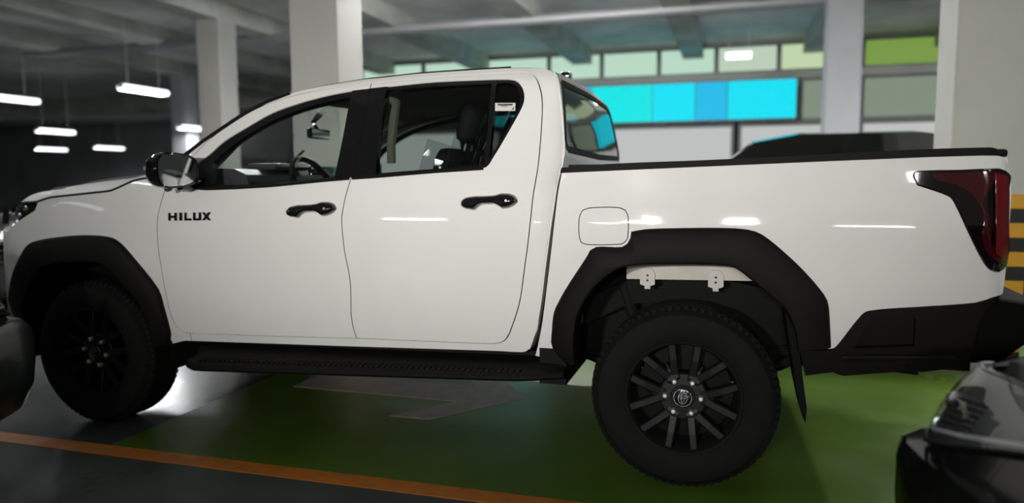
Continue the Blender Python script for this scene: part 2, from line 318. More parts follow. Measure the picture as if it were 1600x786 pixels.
# outlines of the body panels, metres: (along the truck, height)
D = {
 'front_door': [(-2.424, 1.424), (-2.457, 1.386), (-2.501, 1.335), (-2.541, 1.278), (-2.552, 1.246), (-2.577, 1.151), (-2.585, 1.076), (-2.587, 0.98), (-2.58, 0.873), (-2.569, 0.708), (-2.561, 0.608), (-2.541, 0.556), (-2.499, 0.525), (-2.179, 0.53), (-1.812, 0.541), (-1.512, 0.552), (-1.521, 0.596), (-1.524, 0.669), (-1.515, 0.772), (-1.516, 0.854), (-1.536, 0.982), (-1.544, 1.08), (-1.545, 1.148), (-1.528, 1.245), (-1.514, 1.313), (-1.507, 1.408), (-1.5, 1.529), (-1.493, 1.652), (-1.505, 1.769), (-1.647, 1.756), (-1.836, 1.732), (-1.969, 1.705), (-2.118, 1.654), (-2.254, 1.577), (-2.352, 1.502)],
 'rear_door': [(-1.505, 1.769), (-1.493, 1.652), (-1.5, 1.529), (-1.507, 1.408), (-1.514, 1.313), (-1.528, 1.245), (-1.545, 1.148), (-1.544, 1.08), (-1.536, 0.982), (-1.516, 0.854), (-1.515, 0.772), (-1.524, 0.669), (-1.521, 0.596), (-1.512, 0.552), (-1.332, 0.556), (-1.07, 0.561), (-0.862, 0.566), (-0.819, 0.57), (-0.789, 0.578), (-0.769, 0.593), (-0.748, 0.627), (-0.699, 0.757), (-0.672, 0.908), (-0.648, 1.077), (-0.637, 1.217), (-0.624, 1.359), (-0.627, 1.555), (-0.635, 1.645), (-0.652, 1.703), (-0.682, 1.756), (-0.724, 1.783), (-0.761, 1.79), (-1.004, 1.789), (-1.248, 1.784)],
 'cab_side': [(-2.424, 1.424), (-2.448, 1.441), (-2.397, 1.489), (-2.367, 1.509), (-2.22, 1.604), (-2.156, 1.643), (-2.075, 1.686), (-1.937, 1.733), (-1.798, 1.761), (-1.655, 1.781), (-1.571, 1.792), (-1.458, 1.798), (-1.288, 1.81), (-1.015, 1.815), (-0.839, 1.816), (-0.707, 1.81), (-0.65, 1.801), (-0.611, 1.782), (-0.584, 1.748), (-0.567, 1.693), (-0.545, 1.577), (-0.529, 1.464), (-0.521, 1.381), (-0.534, 1.334), (-0.541, 1.271), (-0.548, 1.19), (-0.56, 1.079), (-0.576, 0.959), (-0.598, 0.797), (-0.626, 0.646), (-0.651, 0.57), (-0.674, 0.542), (-0.701, 0.533), (-0.818, 0.531), (-1.62, 0.504), (-2.384, 0.48), (-2.475, 0.477), (-2.47, 0.524), (-2.179, 0.53), (-1.812, 0.541), (-1.512, 0.552), (-1.332, 0.556), (-1.07, 0.561), (-0.862, 0.566), (-0.819, 0.57), (-0.789, 0.578), (-0.769, 0.593), (-0.748, 0.627), (-0.699, 0.757), (-0.672, 0.908), (-0.648, 1.077), (-0.637, 1.217), (-0.624, 1.359), (-0.627, 1.555), (-0.635, 1.645), (-0.652, 1.703), (-0.682, 1.756), (-0.724, 1.783), (-0.761, 1.79), (-1.004, 1.789), (-1.248, 1.784), (-1.505, 1.769), (-1.647, 1.756), (-1.836, 1.732), (-1.969, 1.705), (-2.118, 1.654), (-2.254, 1.577), (-2.352, 1.502)],
 'sil': [(-2.424, 1.424), (-2.448, 1.441), (-2.397, 1.489), (-2.367, 1.509), (-2.22, 1.604), (-2.156, 1.643), (-2.075, 1.686), (-1.937, 1.733), (-1.798, 1.761), (-1.655, 1.781), (-1.571, 1.792), (-1.458, 1.798), (-1.288, 1.81), (-1.015, 1.815), (-0.839, 1.816), (-0.707, 1.81), (-0.65, 1.801)],
 'rearC': [(-0.611, 1.782), (-0.584, 1.748), (-0.567, 1.693), (-0.545, 1.577), (-0.529, 1.464), (-0.521, 1.381), (-0.534, 1.334), (-0.541, 1.271), (-0.548, 1.19), (-0.56, 1.079), (-0.576, 0.959), (-0.598, 0.797), (-0.626, 0.646), (-0.651, 0.57), (-0.674, 0.542), (-0.701, 0.533)],
 'bF': [(-2.401, 1.273), (-2.305, 1.265), (-2.128, 1.27), (-1.929, 1.28), (-1.642, 1.304), (-1.522, 1.312), (-1.515, 1.411), (-1.506, 1.532), (-1.499, 1.652), (-1.501, 1.735), (-1.588, 1.73), (-1.729, 1.709), (-1.868, 1.677), (-2.009, 1.632), (-2.146, 1.559), (-2.256, 1.494), (-2.328, 1.428), (-2.392, 1.379), (-2.408, 1.334)],
 'gF': [(-2.286, 1.286), (-2.298, 1.391), (-2.243, 1.444), (-2.165, 1.505), (-2.085, 1.554), (-2.0, 1.597), (-1.86, 1.647), (-1.72, 1.68), (-1.59, 1.702), (-1.589, 1.506), (-1.597, 1.315), (-1.916, 1.291), (-2.131, 1.281)],
 'bR': [(-1.505, 1.313), (-1.498, 1.411), (-1.49, 1.531), (-1.483, 1.652), (-1.485, 1.738), (-1.215, 1.756), (-0.991, 1.758), (-0.817, 1.754), (-0.772, 1.743), (-0.738, 1.709), (-0.721, 1.664), (-0.725, 1.623), (-0.748, 1.568), (-0.794, 1.472), (-0.835, 1.393), (-0.852, 1.363), (-0.871, 1.352), (-1.099, 1.34), (-1.397, 1.319)],
 'gR': [(-1.413, 1.729), (-1.164, 1.737), (-0.886, 1.738), (-0.875, 1.542), (-0.873, 1.366), (-1.1, 1.35), (-1.392, 1.331), (-1.406, 1.526)],
 'gQ': [(-0.862, 1.737), (-0.82, 1.74), (-0.781, 1.73), (-0.752, 1.703), (-0.738, 1.664), (-0.74, 1.625), (-0.762, 1.568), (-0.807, 1.477), (-0.846, 1.401), (-0.853, 1.395), (-0.854, 1.542)],
 'sticker': [(-0.856, 1.646), (-0.76, 1.643), (-0.757, 1.606), (-0.852, 1.609)],
 'handF': [(-1.833, 1.155), (-1.576, 1.168)],
 'handR': [(-0.96, 1.198), (-0.703, 1.206)],
 'badge': [(-2.515, 1.141), (-2.512, 1.103), (-2.264, 1.146), (-2.262, 1.108)],
 'fender': [(-2.541, 1.275), (-2.552, 1.246), (-2.577, 1.151), (-2.585, 1.076), (-2.587, 0.98), (-2.58, 0.873), (-2.569, 0.708), (-2.561, 0.608), (-2.541, 0.556), (-2.499, 0.525), (-2.47, 0.524), (-2.475, 0.477), (-2.516, 0.476), (-2.616, 0.451), (-2.654, 0.448), (-2.632, 0.516), (-2.628, 0.639), (-2.646, 0.724), (-2.766, 0.863), (-2.846, 0.941), (-2.918, 0.969), (-3.046, 0.97), (-3.202, 0.961), (-3.369, 0.934), (-3.459, 0.889), (-3.599, 0.696), (-3.702, 0.565), (-3.748, 0.426), (-3.81, 0.552), (-3.84, 0.643), (-3.803, 0.802), (-3.757, 0.902), (-3.726, 1.006), (-3.666, 1.027), (-3.572, 1.075), (-3.415, 1.147), (-3.396, 1.195), (-3.3, 1.218), (-2.93, 1.248), (-2.879, 1.254), (-2.816, 1.279), (-2.748, 1.306), (-2.688, 1.315), (-2.618, 1.321), (-2.544, 1.307), (-2.518, 1.297)],
 'headlamp': [(-3.572, 1.075), (-3.566, 1.142), (-3.545, 1.177), (-3.491, 1.191), (-3.396, 1.193), (-3.415, 1.149)],
 'hood_edge': [(-3.578, 1.169), (-3.546, 1.187), (-3.398, 1.197), (-3.3, 1.22), (-2.93, 1.25), (-2.878, 1.256), (-2.818, 1.281), (-2.748, 1.308), (-2.69, 1.317), (-2.619, 1.323)],
 'flareF_out': [(-3.654, 0.324), (-3.763, 0.476), (-3.838, 0.61), (-3.732, 0.688), (-3.499, 0.939), (-3.428, 0.978), (-3.226, 1.01), (-3.044, 1.023), (-2.888, 1.016), (-2.825, 0.991), (-2.748, 0.918), (-2.61, 0.753), (-2.593, 0.665), (-2.59, 0.515), (-2.622, 0.454)],
 'flareF_in': [(-3.586, 0.369), (-3.586, 0.508), (-3.552, 0.606), (-3.51, 0.676), (-3.391, 0.815), (-3.314, 0.856), (-3.216, 0.875), (-3.056, 0.885), (-2.935, 0.882), (-2.881, 0.86), (-2.823, 0.808), (-2.718, 0.687), (-2.691, 0.619), (-2.679, 0.513), (-2.707, 0.437)],
 'bed_side': [(-0.513, 1.325), (-0.528, 1.244), (-0.539, 1.136), (-0.554, 1.0), (-0.577, 0.833), (-0.605, 0.66), (-0.632, 0.553), (-0.643, 0.519), (-0.519, 0.497), (-0.501, 0.517), (-0.512, 0.577), (-0.499, 0.666), (-0.477, 0.758), (-0.31, 0.968), (-0.218, 1.018), (-0.153, 1.035), (0.124, 1.046), (0.234, 1.038), (0.307, 0.994), (0.44, 0.866), (0.485, 0.796), (0.504, 0.719), (0.511, 0.628), (0.567, 0.631), (0.576, 0.636), (0.59, 0.654), (0.659, 0.766), (0.687, 0.79), (0.858, 0.814), (1.044, 0.837), (1.121, 0.863), (1.152, 0.864), (1.155, 0.932), (1.159, 1.124), (1.161, 1.272), (1.131, 1.353), (1.092, 1.374), (0.76, 1.368), (0.118, 1.347)],
 'rail': [(-0.517, 1.325), (-0.512, 1.346), (-0.298, 1.36), (0.068, 1.37), (0.426, 1.382), (0.759, 1.397), (1.065, 1.403), (1.086, 1.398), (1.095, 1.375), (0.76, 1.368), (0.118, 1.347)],
 'fuel': [(-0.434, 1.137), (-0.433, 1.057), (-0.424, 1.033), (-0.399, 1.024), (-0.263, 1.028), (-0.239, 1.039), (-0.228, 1.063), (-0.229, 1.144), (-0.241, 1.17), (-0.271, 1.181), (-0.388, 1.179), (-0.42, 1.169)],
 'tail': [(0.819, 1.302), (0.823, 1.316), (0.847, 1.321), (0.973, 1.323), (1.089, 1.327), (1.118, 1.321), (1.152, 1.293), (1.157, 1.107), (1.158, 0.999), (1.131, 0.966), (1.107, 0.95), (1.082, 0.961), (1.054, 0.997), (1.005, 1.096), (0.958, 1.202), (0.939, 1.227), (0.835, 1.268)],
 'tail_red': [(0.879, 1.311), (1.089, 1.316), (1.113, 1.307), (1.129, 1.284), (1.134, 1.11), (1.135, 1.009), (1.117, 0.975), (1.067, 1.021), (1.048, 1.076), (1.052, 1.139), (1.038, 1.192), (1.0, 1.243), (0.949, 1.271), (0.89, 1.287)],
 'tail_bar': [(1.083, 1.307), (1.122, 1.302), (1.135, 1.009), (1.116, 1.001), (1.09, 1.021)],
 'flareR_out': [(-0.484, 0.487), (-0.52, 0.51), (-0.561, 0.573), (-0.558, 0.634), (-0.538, 0.747), (-0.397, 0.977), (-0.37, 1.014), (-0.257, 1.017), (-0.233, 1.029), (-0.218, 1.054), (-0.215, 1.082), (-0.154, 1.093), (-0.026, 1.099), (0.123, 1.102), (0.232, 1.098), (0.293, 1.079), (0.398, 0.992), (0.47, 0.919), (0.526, 0.85), (0.542, 0.817), (0.551, 0.75), (0.561, 0.639)],
 'flareR_in': [(-0.456, 0.504), (-0.456, 0.55), (-0.456, 0.604), (-0.449, 0.654), (-0.433, 0.726), (-0.379, 0.826), (-0.33, 0.88), (-0.289, 0.912), (-0.262, 0.929), (-0.236, 0.938), (-0.215, 0.944), (-0.152, 0.951), (-0.049, 0.956), (0.072, 0.959), (0.146, 0.957), (0.195, 0.947), (0.26, 0.899), (0.317, 0.851), (0.382, 0.793), (0.407, 0.748), (0.425, 0.702), (0.44, 0.623)],
 'bump_side': [(0.45, 0.616), (0.567, 0.628), (0.576, 0.636), (0.59, 0.654), (0.659, 0.766), (0.687, 0.79), (0.858, 0.814), (1.044, 0.837), (1.102, 0.86), (1.109, 0.821), (1.064, 0.785), (1.052, 0.635), (1.027, 0.607), (0.992, 0.582), (0.883, 0.56), (0.869, 0.566), (0.613, 0.524), (0.593, 0.529), (0.577, 0.537), (0.475, 0.514)],
 'bump_recess': [(0.646, 0.641), (0.692, 0.747), (0.713, 0.761), (0.837, 0.777), (0.849, 0.768), (0.852, 0.662)],
 'bump_end': [(1.044, 0.606), (1.049, 0.779), (1.084, 0.823), (1.119, 0.858), (1.201, 0.845), (1.251, 0.838), (1.26, 0.782), (1.238, 0.71), (1.186, 0.664), (1.14, 0.614)],
 'step_bot': [(-2.431, 0.36), (-0.497, 0.443)],
 'step_top': [(-2.428, 0.405), (-0.484, 0.474)],
 'step_in': [(-2.52, 0.47), (-0.658, 0.517)],
 'bedstrip': [(-0.264, 0.941), (-0.263, 0.855), (0.281, 0.864), (0.279, 0.955)],
 'flap': [(0.39, 0.775), (0.441, 0.675), (0.452, 0.58), (0.481, 0.39), (0.479, 0.325), (0.466, 0.351), (0.438, 0.475), (0.426, 0.561), (0.403, 0.678)],
 'framerail': [(-0.522, 0.737), (-0.265, 0.778), (-0.047, 0.792), (0.178, 0.78), (0.342, 0.746), (0.604, 0.741)],
}
# ------------------------------------------------------------------ the car park
def floor_mat(name, col, rough, noise):
    M = mat(name, col, rough, spec=.5, noise=noise, nscale=2.2); nt = M.node_tree; b = nt.nodes['Principled BSDF']
    tc = nt.nodes.new('ShaderNodeTexCoord'); n = nt.nodes.new('ShaderNodeTexNoise'); n.inputs['Scale'].default_value = 1.6; n.inputs['Detail'].default_value = 8
    nt.links.new(tc.outputs['Object'], n.inputs['Vector'])
    r = nt.nodes.new('ShaderNodeMapRange'); r.inputs[1].default_value = .3; r.inputs[2].default_value = .75; r.inputs[3].default_value = rough*.75; r.inputs[4].default_value = rough*1.35
    nt.links.new(n.outputs[0], r.inputs[0]); nt.links.new(r.outputs[0], b.inputs['Roughness'])
    n2 = nt.nodes.new('ShaderNodeTexNoise'); n2.inputs['Scale'].default_value = 9; n2.inputs['Detail'].default_value = 4; nt.links.new(tc.outputs['Object'], n2.inputs['Vector'])
    bp = nt.nodes.new('ShaderNodeBump'); bp.inputs['Strength'].default_value = .10; bp.inputs['Distance'].default_value = .01
    nt.links.new(n2.outputs[0], bp.inputs['Height']); nt.links.new(bp.outputs[0], b.inputs['Normal'])
    return M
FGREY = floor_mat('grey_epoxy', (.062, .070, .066), .22, .18)
FGREEN = floor_mat('green_epoxy', (.072, .135, .014), .36, .12)
ORANGE = mat('orange_line_paint', (.42, .135, .014), .45, noise=.2, nscale=14)
PINK = mat('worn_white_paint', (.30, .24, .22), .45, noise=.15, nscale=14)
floor = tag(MB().box(-40, 26, -14, 34, -.2, 0).build('floor', FGREY), 'grey epoxy floor of the car park', kind='structure')
fl = MB().box(-2.74, 14, -.25, 2.45, 0, .0015).build('bay_paint', FGREEN, floor)
fl = MB().box(-2.74, 14, 2.57, 5.3, 0, .0015).build('bay_paint', FGREEN, floor)
MB().box(-14, 14, -.355, -.245, 0, .002).build('line_marking', ORANGE, floor)
MB().box(-14, 14, 2.455, 2.565, 0, .002).build('line_marking', ORANGE, floor)
ar = [(-2.46, .91), (-1.354, .893), (-1.604, .54), (-1.371, .548), (-.974, 1.076), (-1.371, 1.60), (-1.604, 1.61), (-1.354, 1.24), (-2.46, 1.225)]
MB().prism([(a, b) for a, b in ar], 'z', .0015, .0035).build('arrow_marking', PINK, floor)
CONC = mat('ceiling_concrete', (.72, .70, .69), .85, noise=.2, nscale=1.1)
BEAM = mat('beam_concrete', (.50, .52, .48), .85, noise=.25, nscale=1.4)
ceil = tag(MB().box(-40, 26, -14, 34, 4.3, 4.5).build('ceiling', CONC), 'grey concrete ceiling with deep beams', kind='structure')
for x in (-13.2, -10.7, -8.2, -5.7, -3.2, -.7, 1.8, 4.3, 6.8):
    MB().box(x-.22, x+.22, -14, 34, 3.98, 4.3).build('beam', BEAM, ceil)
for y in (18,):
    MB().box(-40, 26, y-.25, y+.25, 3.7, 4.3).build('beam', BEAM, ceil)
PIPE = mat('duct_metal', (.33, .34, .35), .5, metal=.4)
MB().tube([(-14, 9.0, 3.95), (14, 9.0, 3.95)], .09, 12).build('pipe', PIPE, ceil, True)
MB().tube([(-14, 9.3, 4.0), (14, 9.3, 4.0)], .05, 10).build('pipe', PIPE, ceil, True)
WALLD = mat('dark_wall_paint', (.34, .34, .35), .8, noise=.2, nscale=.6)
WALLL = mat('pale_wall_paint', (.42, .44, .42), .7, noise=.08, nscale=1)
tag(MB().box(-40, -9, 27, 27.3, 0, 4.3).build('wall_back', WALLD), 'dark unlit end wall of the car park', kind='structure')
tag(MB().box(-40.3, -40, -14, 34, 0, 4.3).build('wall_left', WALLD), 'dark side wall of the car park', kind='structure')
tag(MB().box(26, 26.3, -14, 34, 0, 4.3).build('wall_right', WALLL), 'pale side wall of the car park', kind='structure')
tag(MB().box(-40, 26, -13.3, -13, 0, 4.3).build('wall_front', WALLL), 'pale wall behind the photographer', kind='structure')
# right-hand daylight wall: parapet, columns of frames, pale green panes, blue boards
YB = 14.0
wb = MB(); wb.box(-9, 26, YB, YB+.25, 0, .95); wb.box(-9, 26, YB, YB+.25, 3.46, 3.62); wb.box(-9, 26, YB, YB+.25, 4.22, 4.3)
wbo = tag(wb.build('wall_daylight', WALLL), 'pale parapet wall with openings to daylight', kind='structure')
def lit(name, col, s): return mat(name, (.02, .02, .02), .6, spec=.1, emit=col, estr=s)
PG = [lit('daylight_pane_mint', (.54, .78, .62), .88), lit('daylight_pane_lime', (.60, .76, .47), .85), lit('daylight_pane_pale', (.62, .76, .60), .8), lit('daylight_pane_leaf', (.30, .50, .10), .62)]
WFR = mat('window_frame_grey', (.16, .17, .16), .5)
xs = [-8.9, -7.2, -5.6, -4.0, -2.75, -1.45, -.2, 1.1, 2.75, 4.3, 6.2, 8.5, 11, 14]
wn = 0
for i in range(len(xs)-1):
    a, b = xs[i], xs[i+1]; wn += 1
    f = MB()
    for (p, q, r, s) in ((a, b, 3.62, 3.66), (a, b, 4.18, 4.22), (a, a+.05, 3.66, 4.18), (b-.05, b, 3.66, 4.18)): f.box(p, q, YB+.05, YB+.15, r, s)
    fo = tag(f.build('window_%d' % wn, WFR), kind='structure')
    k = 3 if 2.7 < a < 4.2 else (0 if a < -.5 else (1 if i % 2 else 2))
    MB().box(a+.05, b-.05, YB+.09, YB+.12, 3.66, 4.18).build('pane', PG[k], fo)
for i, (a, b, k) in enumerate(((1.55, 2.6, 2), (2.75, 4.25, 0), (4.35, 6.2, 2))):
    wn += 1; f = MB()
    for (p, q, r, s) in ((a, b, 2.55, 2.6), (a, b, 3.4, 3.46), (a, a+.06, 2.6, 3.4), (b-.06, b, 2.6, 3.4)): f.box(p, q, YB+.05, YB+.15, r, s)
    fo = tag(f.build('window_%d' % wn, WFR), kind='structure')
    MB().box(a+.06, b-.06, YB+.09, YB+.12, 2.6, 3.4).build('pane', lit('daylight_pane_dim%d' % i, (.55, .68, .52), .38), fo)
PALE = lit('daylight_pane_white', (.80, .83, .82), .62)
for i, (a, b) in enumerate(((-8.9, -5.2), (-5.1, -2.6), (-2.5, .2), (.3, 2.6), (2.75, 4.6), (4.7, 9))):
    wn += 1; f = MB()
    for (p, q, r, s) in ((a, b, .95, 1.0), (a, b, 2.46, 2.55), (a, a+.06, 1.0, 2.46), (b-.06, b, 1.0, 2.46)): f.box(p, q, YB+.05, YB+.15, r, s)
    fo = tag(f.build('window_%d' % wn, WFR), kind='structure')
    MB().box(a+.06, b-.06, YB+.09, YB+.12, 1.0, 2.46).build('pane', PALE, fo)
# blue backlit board row
bb = empty('blue_board', (0, YB-.35, 0)); tag(bb, 'long bright blue backlit board high on the far wall', 'sign')
BL = [lit('board_cyan', (0, .78, .80), 1.0), lit('board_sky', (.012, .52, .86), .95), lit('board_aqua', (0, .70, .88), 1.05)]
bx = [-5.6, -4.2, -2.9, -1.55, -.62, .05, 1.45]
for i in range(6):
    MB().bevbox(bx[i]+.012, bx[i+1]-.012, 0, .07, 2.6, 3.40, .01).build('board_panel', BL[(0, 1, 0, 2, 1, 2)[i]] if i != 2 else BL[0], bb)
MB().box(-5.62, 1.47, .07, .12, 2.56, 3.44).build('back_frame', WFR, bb)
for x in (-5, -2, 1): MB().box(x-.04, x+.04, .12, .36, 2.8, 3.0).build('bracket', WFR, bb)
# columns
COLM = mat('column_paint', (.55, .545, .51), .6, noise=.05, nscale=2)
COLG = mat('column_grey_paint', (.42, .43, .46), .6, noise=.05, nscale=2)
YEL = mat('guard_yellow', (.75, .36, .02), .5); BLKG = mat('guard_black', (.012, .012, .012), .6)
def column(x, y, label, m=COLM, guard=True):
    c = MB().bevbox(x-.225, x+.225, y-.225, y+.225, 0, 4.3, .015).build('column', m); tag(c, label, kind='structure')
    if guard:
        for k in range(12):
            z0 = .05+.095*k
            for (sx, sy) in ((-1, -1), (1, -1), (-1, 1), (1, 1)):
                g = MB(); ax, ay = x+sx*.225, y+sy*.225
                g.prism([(ax+sx*.012, ay+sy*.012), (ax+sx*.012, ay-sy*.10), (ax, ay-sy*.10), (ax, ay), (ax-sx*.10, ay), (ax-sx*.10, ay+sy*.012)], 'z', z0, z0+.095)
                g.build('corner_guard', YEL if k % 2 else BLKG, c)
column(-3.21, 2.72, 'off-white square column right behind the windscreen')
column(1.79, 2.72, 'off-white square column behind the tail of the truck')
column(-8.2, 7.65, 'pale distant column left of the windscreen', COLM, False)
column(1.62, 8.3, 'grey distant column seen above the load bed', COLG, False)
column(-13.2, 12.7, 'pale column deep in the dark end of the car park', COLG, False)
# strip lamps
TUBE = mat('lamp_tube', (.9, .9, .9), .4, emit=(.93, .97, 1), estr=40)
TUBEF = mat('lamp_tube_far', (.9, .9, .9), .4, emit=(.95, .97, 1), estr=3)
TUBEH = mat('lamp_tube_high', (.9, .9, .9), .4, emit=(1, .97, .97), estr=420)
TUBED = mat('lamp_tube_dim', (.9, .9, .9), .4, emit=(.95, .97, 1), estr=8)
HOUS = mat('lamp_housing', (.7, .7, .7), .4)
def lamp(x, y, z, rz, L, label, power=0, tm=TUBE, group='strip lamps hung under the ceiling'):
    o = empty('strip_lamp', (x, y, z), rz); tag(o, label, 'lamp', group)
    MB().bevbox(-L/2, L/2, -.05, .05, .03, .075, .008).build('housing', HOUS, o)
    for s in (-1, 1): MB().tube([(-L/2+.03, s*(.028 if tm is not TUBEF else .06), .008), (L/2-.03, s*(.028 if tm is not TUBEF else .06), .008)], .019 if tm is not TUBEF else .05, 10).build('tube', tm, o, True)
    for s in (-1, 1):
        MB().box(s*L/2-.015, s*L/2+.015, -.05, .05, -.015, .075).build('end_cap', HOUS, o)
        MB().tube([(s*L*.35, 0, .07), (s*L*.35, 0, 4.3-z)], .006, 6).build('hanger', HOUS, o)
    if power:
        l = bpy.data.lights.new('lamp_light', 'AREA'); l.shape = 'RECTANGLE'; l.size = L; l.size_y = .1; l.energy = power; l.color = (.96, .99, 1)
        lo = bpy.data.objects.new('lamp_light', l); link(lo, o); lo.location = (0, 0, -.03)
    return o
def added_wall_lamp(x, z, power, label):  # unseen wall lamps, added as weak fill light
    o = empty('added_wall_lamp', (x, -13, z)); tag(o, label, 'lamp', 'fill lamps added on the wall behind the photographer')
    MB().bevbox(-.8, .8, 0, .06, -.09, .09, .01).build('housing', HOUS, o)
    MB().bevbox(-.78, .78, .06, .085, -.07, .07, .01).build('diffuser', TUBE, o)
    l = bpy.data.lights.new('lamp_light', 'AREA'); l.shape = 'RECTANGLE'; l.size = 1.5; l.size_y = .12; l.energy = power; l.color = (1, .985, .95)
    lo = bpy.data.objects.new('lamp_light', l); link(lo, o); lo.location = (0, .1, 0); lo.rotation_euler = (math.radians(90), 0, 0)
    return o
for i, (x, p) in enumerate(((-7, 8), (-2, 20), (3, 35), (8, 30))):
    added_wall_lamp(x, 2.5, p, ('first', 'second', 'third', 'last')[i]+' added fill lamp from the left on the wall behind the photographer')
def flood(x, y, z, aim, power, spread, label):  # unseen floods, added to shape the brightness along the truck side
    o = empty('added_flood_lamp', (x, y, z)); tag(o, label, 'lamp', 'added louvred flood lamps behind the photographer'); o.rotation_euler = (aim, 0, 0)
    MB().bevbox(-.32, .32, -.14, 0, -.16, .16, .015).build('housing', HOUS, o)
    for k in range(7): MB().box(-.30+.1*k-.003, -.30+.1*k+.003, 0, .05, -.14, .14).build('louvre', BLACKP, o)
    MB().tube([(0, -.07, .16), (0, -.07, 4.3-z)], .015, 8).build('hanger', HOUS, o)
    l = bpy.data.lights.new('lamp_light', 'AREA'); l.shape = 'RECTANGLE'; l.size = .34; l.size_y = .14; l.energy = power; l.color = (1, .975, .93); l.spread = math.radians(spread)
    lo = bpy.data.objects.new('lamp_light', l); link(lo, o); lo.location = (0, .06, 0); lo.rotation_euler = (math.radians(90), 0, 0)
flood(-1.0, -7.2, 2.0, 0, 26, 47, 'added louvred flood lamp behind the photographer on the left')
flood(.3, -7.2, 2.0, 0, 9, 47, 'added louvred flood lamp behind the photographer on the right')
H = math.pi/2
lamp(3.5, 3.6, 2.95, H, 1.5, 'strip lamp over the rear aisle beyond the load bed', 160)
lamp(4.2, .6, 2.95, H, 1.5, 'strip lamp over the rear aisle level with the tailgate', 20, TUBED)
lamp(-5.4, .9, 2.95, H, 1.5, 'strip lamp over the front aisle ahead of the truck', 30, TUBED)
lamp(-5.4, -2.4, 2.95, H, 1.5, 'strip lamp over the front aisle beside the charcoal car', 12, TUBED)
lamp(-10.35, 8.3, 3.0, H, 1.1, 'bright strip lamp left of the distant pale column', 230, TUBEF)
lamp(-13.9, 8.2, 3.0, H, 1.9, 'dim strip lamp at the left edge of the picture', 30, TUBEF)
lamp(-17.1, 12.4, 2.66, H, 1.1, 'small far strip lamp low on the left', 70, TUBEF)
lamp(-12.6, 12.3, 2.62, H, 1.0, 'small far strip lamp against the distant pale column', 60, TUBEF)
lamp(-2.0, 5.6, 3.75, 0, 1.5, 'unseen strip lamp added close under the ceiling behind the cab', 50, TUBEH)  # this and the next two are added to brighten the ceiling
lamp(5.5, 6.6, 3.8, 0, 1.5, 'unseen strip lamp added close under the ceiling behind the tail column', 40, TUBEH)
lamp(-4.5, 4.6, 3.8, 0, 1.5, 'unseen strip lamp added close under the ceiling behind the windscreen column', 30, TUBEH)
lamp(-24, 21, 2.7, H, 1.4, 'far faint strip lamp added low over the bonnet', 160, TUBEF)  # this and the next are added to lift the black end wall
lamp(-27, 21, 2.7, H, 1.4, 'farthest faint strip lamp added at the lower left', 160, TUBEF)
lamp(9.0, -.5, 2.95, H, 1.5, 'unseen strip lamp added far to the right of the tailgate', 90)  # this and the next are added to brighten the right wall and reflections
lamp(9.0, 5.0, 2.95, H, 1.5, 'unseen strip lamp added far to the right beyond the tail column', 90)
lamp(.25, 11.6, 3.6, 0, .5, 'tiny bright lamp in front of the pale green panes', 5, TUBEF)
# ------------------------------------------------------------------ the pickup
truck = tag(empty('pickup_truck'), 'white double cab pickup truck with black wheel arch flares parked in the green bay', 'truck')
def mid(a, b): return [((p[0]+q[0])/2, (p[1]+q[1])/2) for p, q in zip(resample(a, 24), resample(b, 24))]
# --- cab skin
panel('cab_side', cabfn, D['cab_side'], WHITE, truck, both=True, th=.03)
fds = panel('front_door', cabfn, D['front_door'], WHITE, truck, holes=[D['bF']], both=True)
rds = panel('rear_door', cabfn, D['rear_door'], WHITE, truck, holes=[D['bR']], both=True)
def pairs(name, fn, loop, m, ps, **k):
    a, b = panel(name, fn, loop, m, None, both=True, **k); a.parent = ps[0]; b.parent = ps[1]; return a, b
pairs('window_trim', cabfn, D['bF'], GLOSSB, fds, holes=[D['gF']], off=-.004, th=.03, shrink=0)
pairs('window_glass', cabfn, D['gF'], GLF, fds, off=-.012, th=0, shrink=-.004)
pairs('window_trim', cabfn, D['bR'], GLOSSB, rds, holes=[D['gR'], D['gQ']], off=-.004, th=.03, shrink=0)
pairs('window_glass', cabfn, D['gR'], GLR, rds, off=-.012, th=0, shrink=-.004)
pairs('quarter_glass', cabfn, D['gQ'], GLR, rds, off=-.012, th=0, shrink=-.004)
aF = [(-1.60, 1.314), (-1.511, 1.311), (-1.504, 1.408), (-1.496, 1.529), (-1.4905, 1.652), (-1.4975, 1.7365), (-1.592, 1.7295), (-1.592, 1.506)]
aR = [(-1.5125, 1.311), (-1.390, 1.3185), (-1.403, 1.526), (-1.409, 1.7435), (-1.5005, 1.7385), (-1.4945, 1.652), (-1.500, 1.529), (-1.508, 1.408)]
pairs('pillar_cover', cabfn, aF, GLOSSB, fds, off=.003, th=.008, shrink=.0005)
pairs('pillar_cover', cabfn, aR, GLOSSB, rds, off=.0015, th=.008, shrink=.0005)
# belt mouldings
BR = [q for q in D['bF'][1:6]]
def moulding(pts, par):
    for k, p_ in enumerate(par):
        P = [(x, (s_cab(x, z-.004)-.006), z-.004) for x, z in pts]
        if k: P = [(x, 2*YC-y, z) for x, y, z in P]
        MB().tube(P, .0075, 8).build('belt_moulding', BLACKP, p_, True)
moulding(resample(D['bF'][0:6], 20), fds); moulding(resample([D['bR'][0]]+D['bR'][:15:-1], 20), rds)
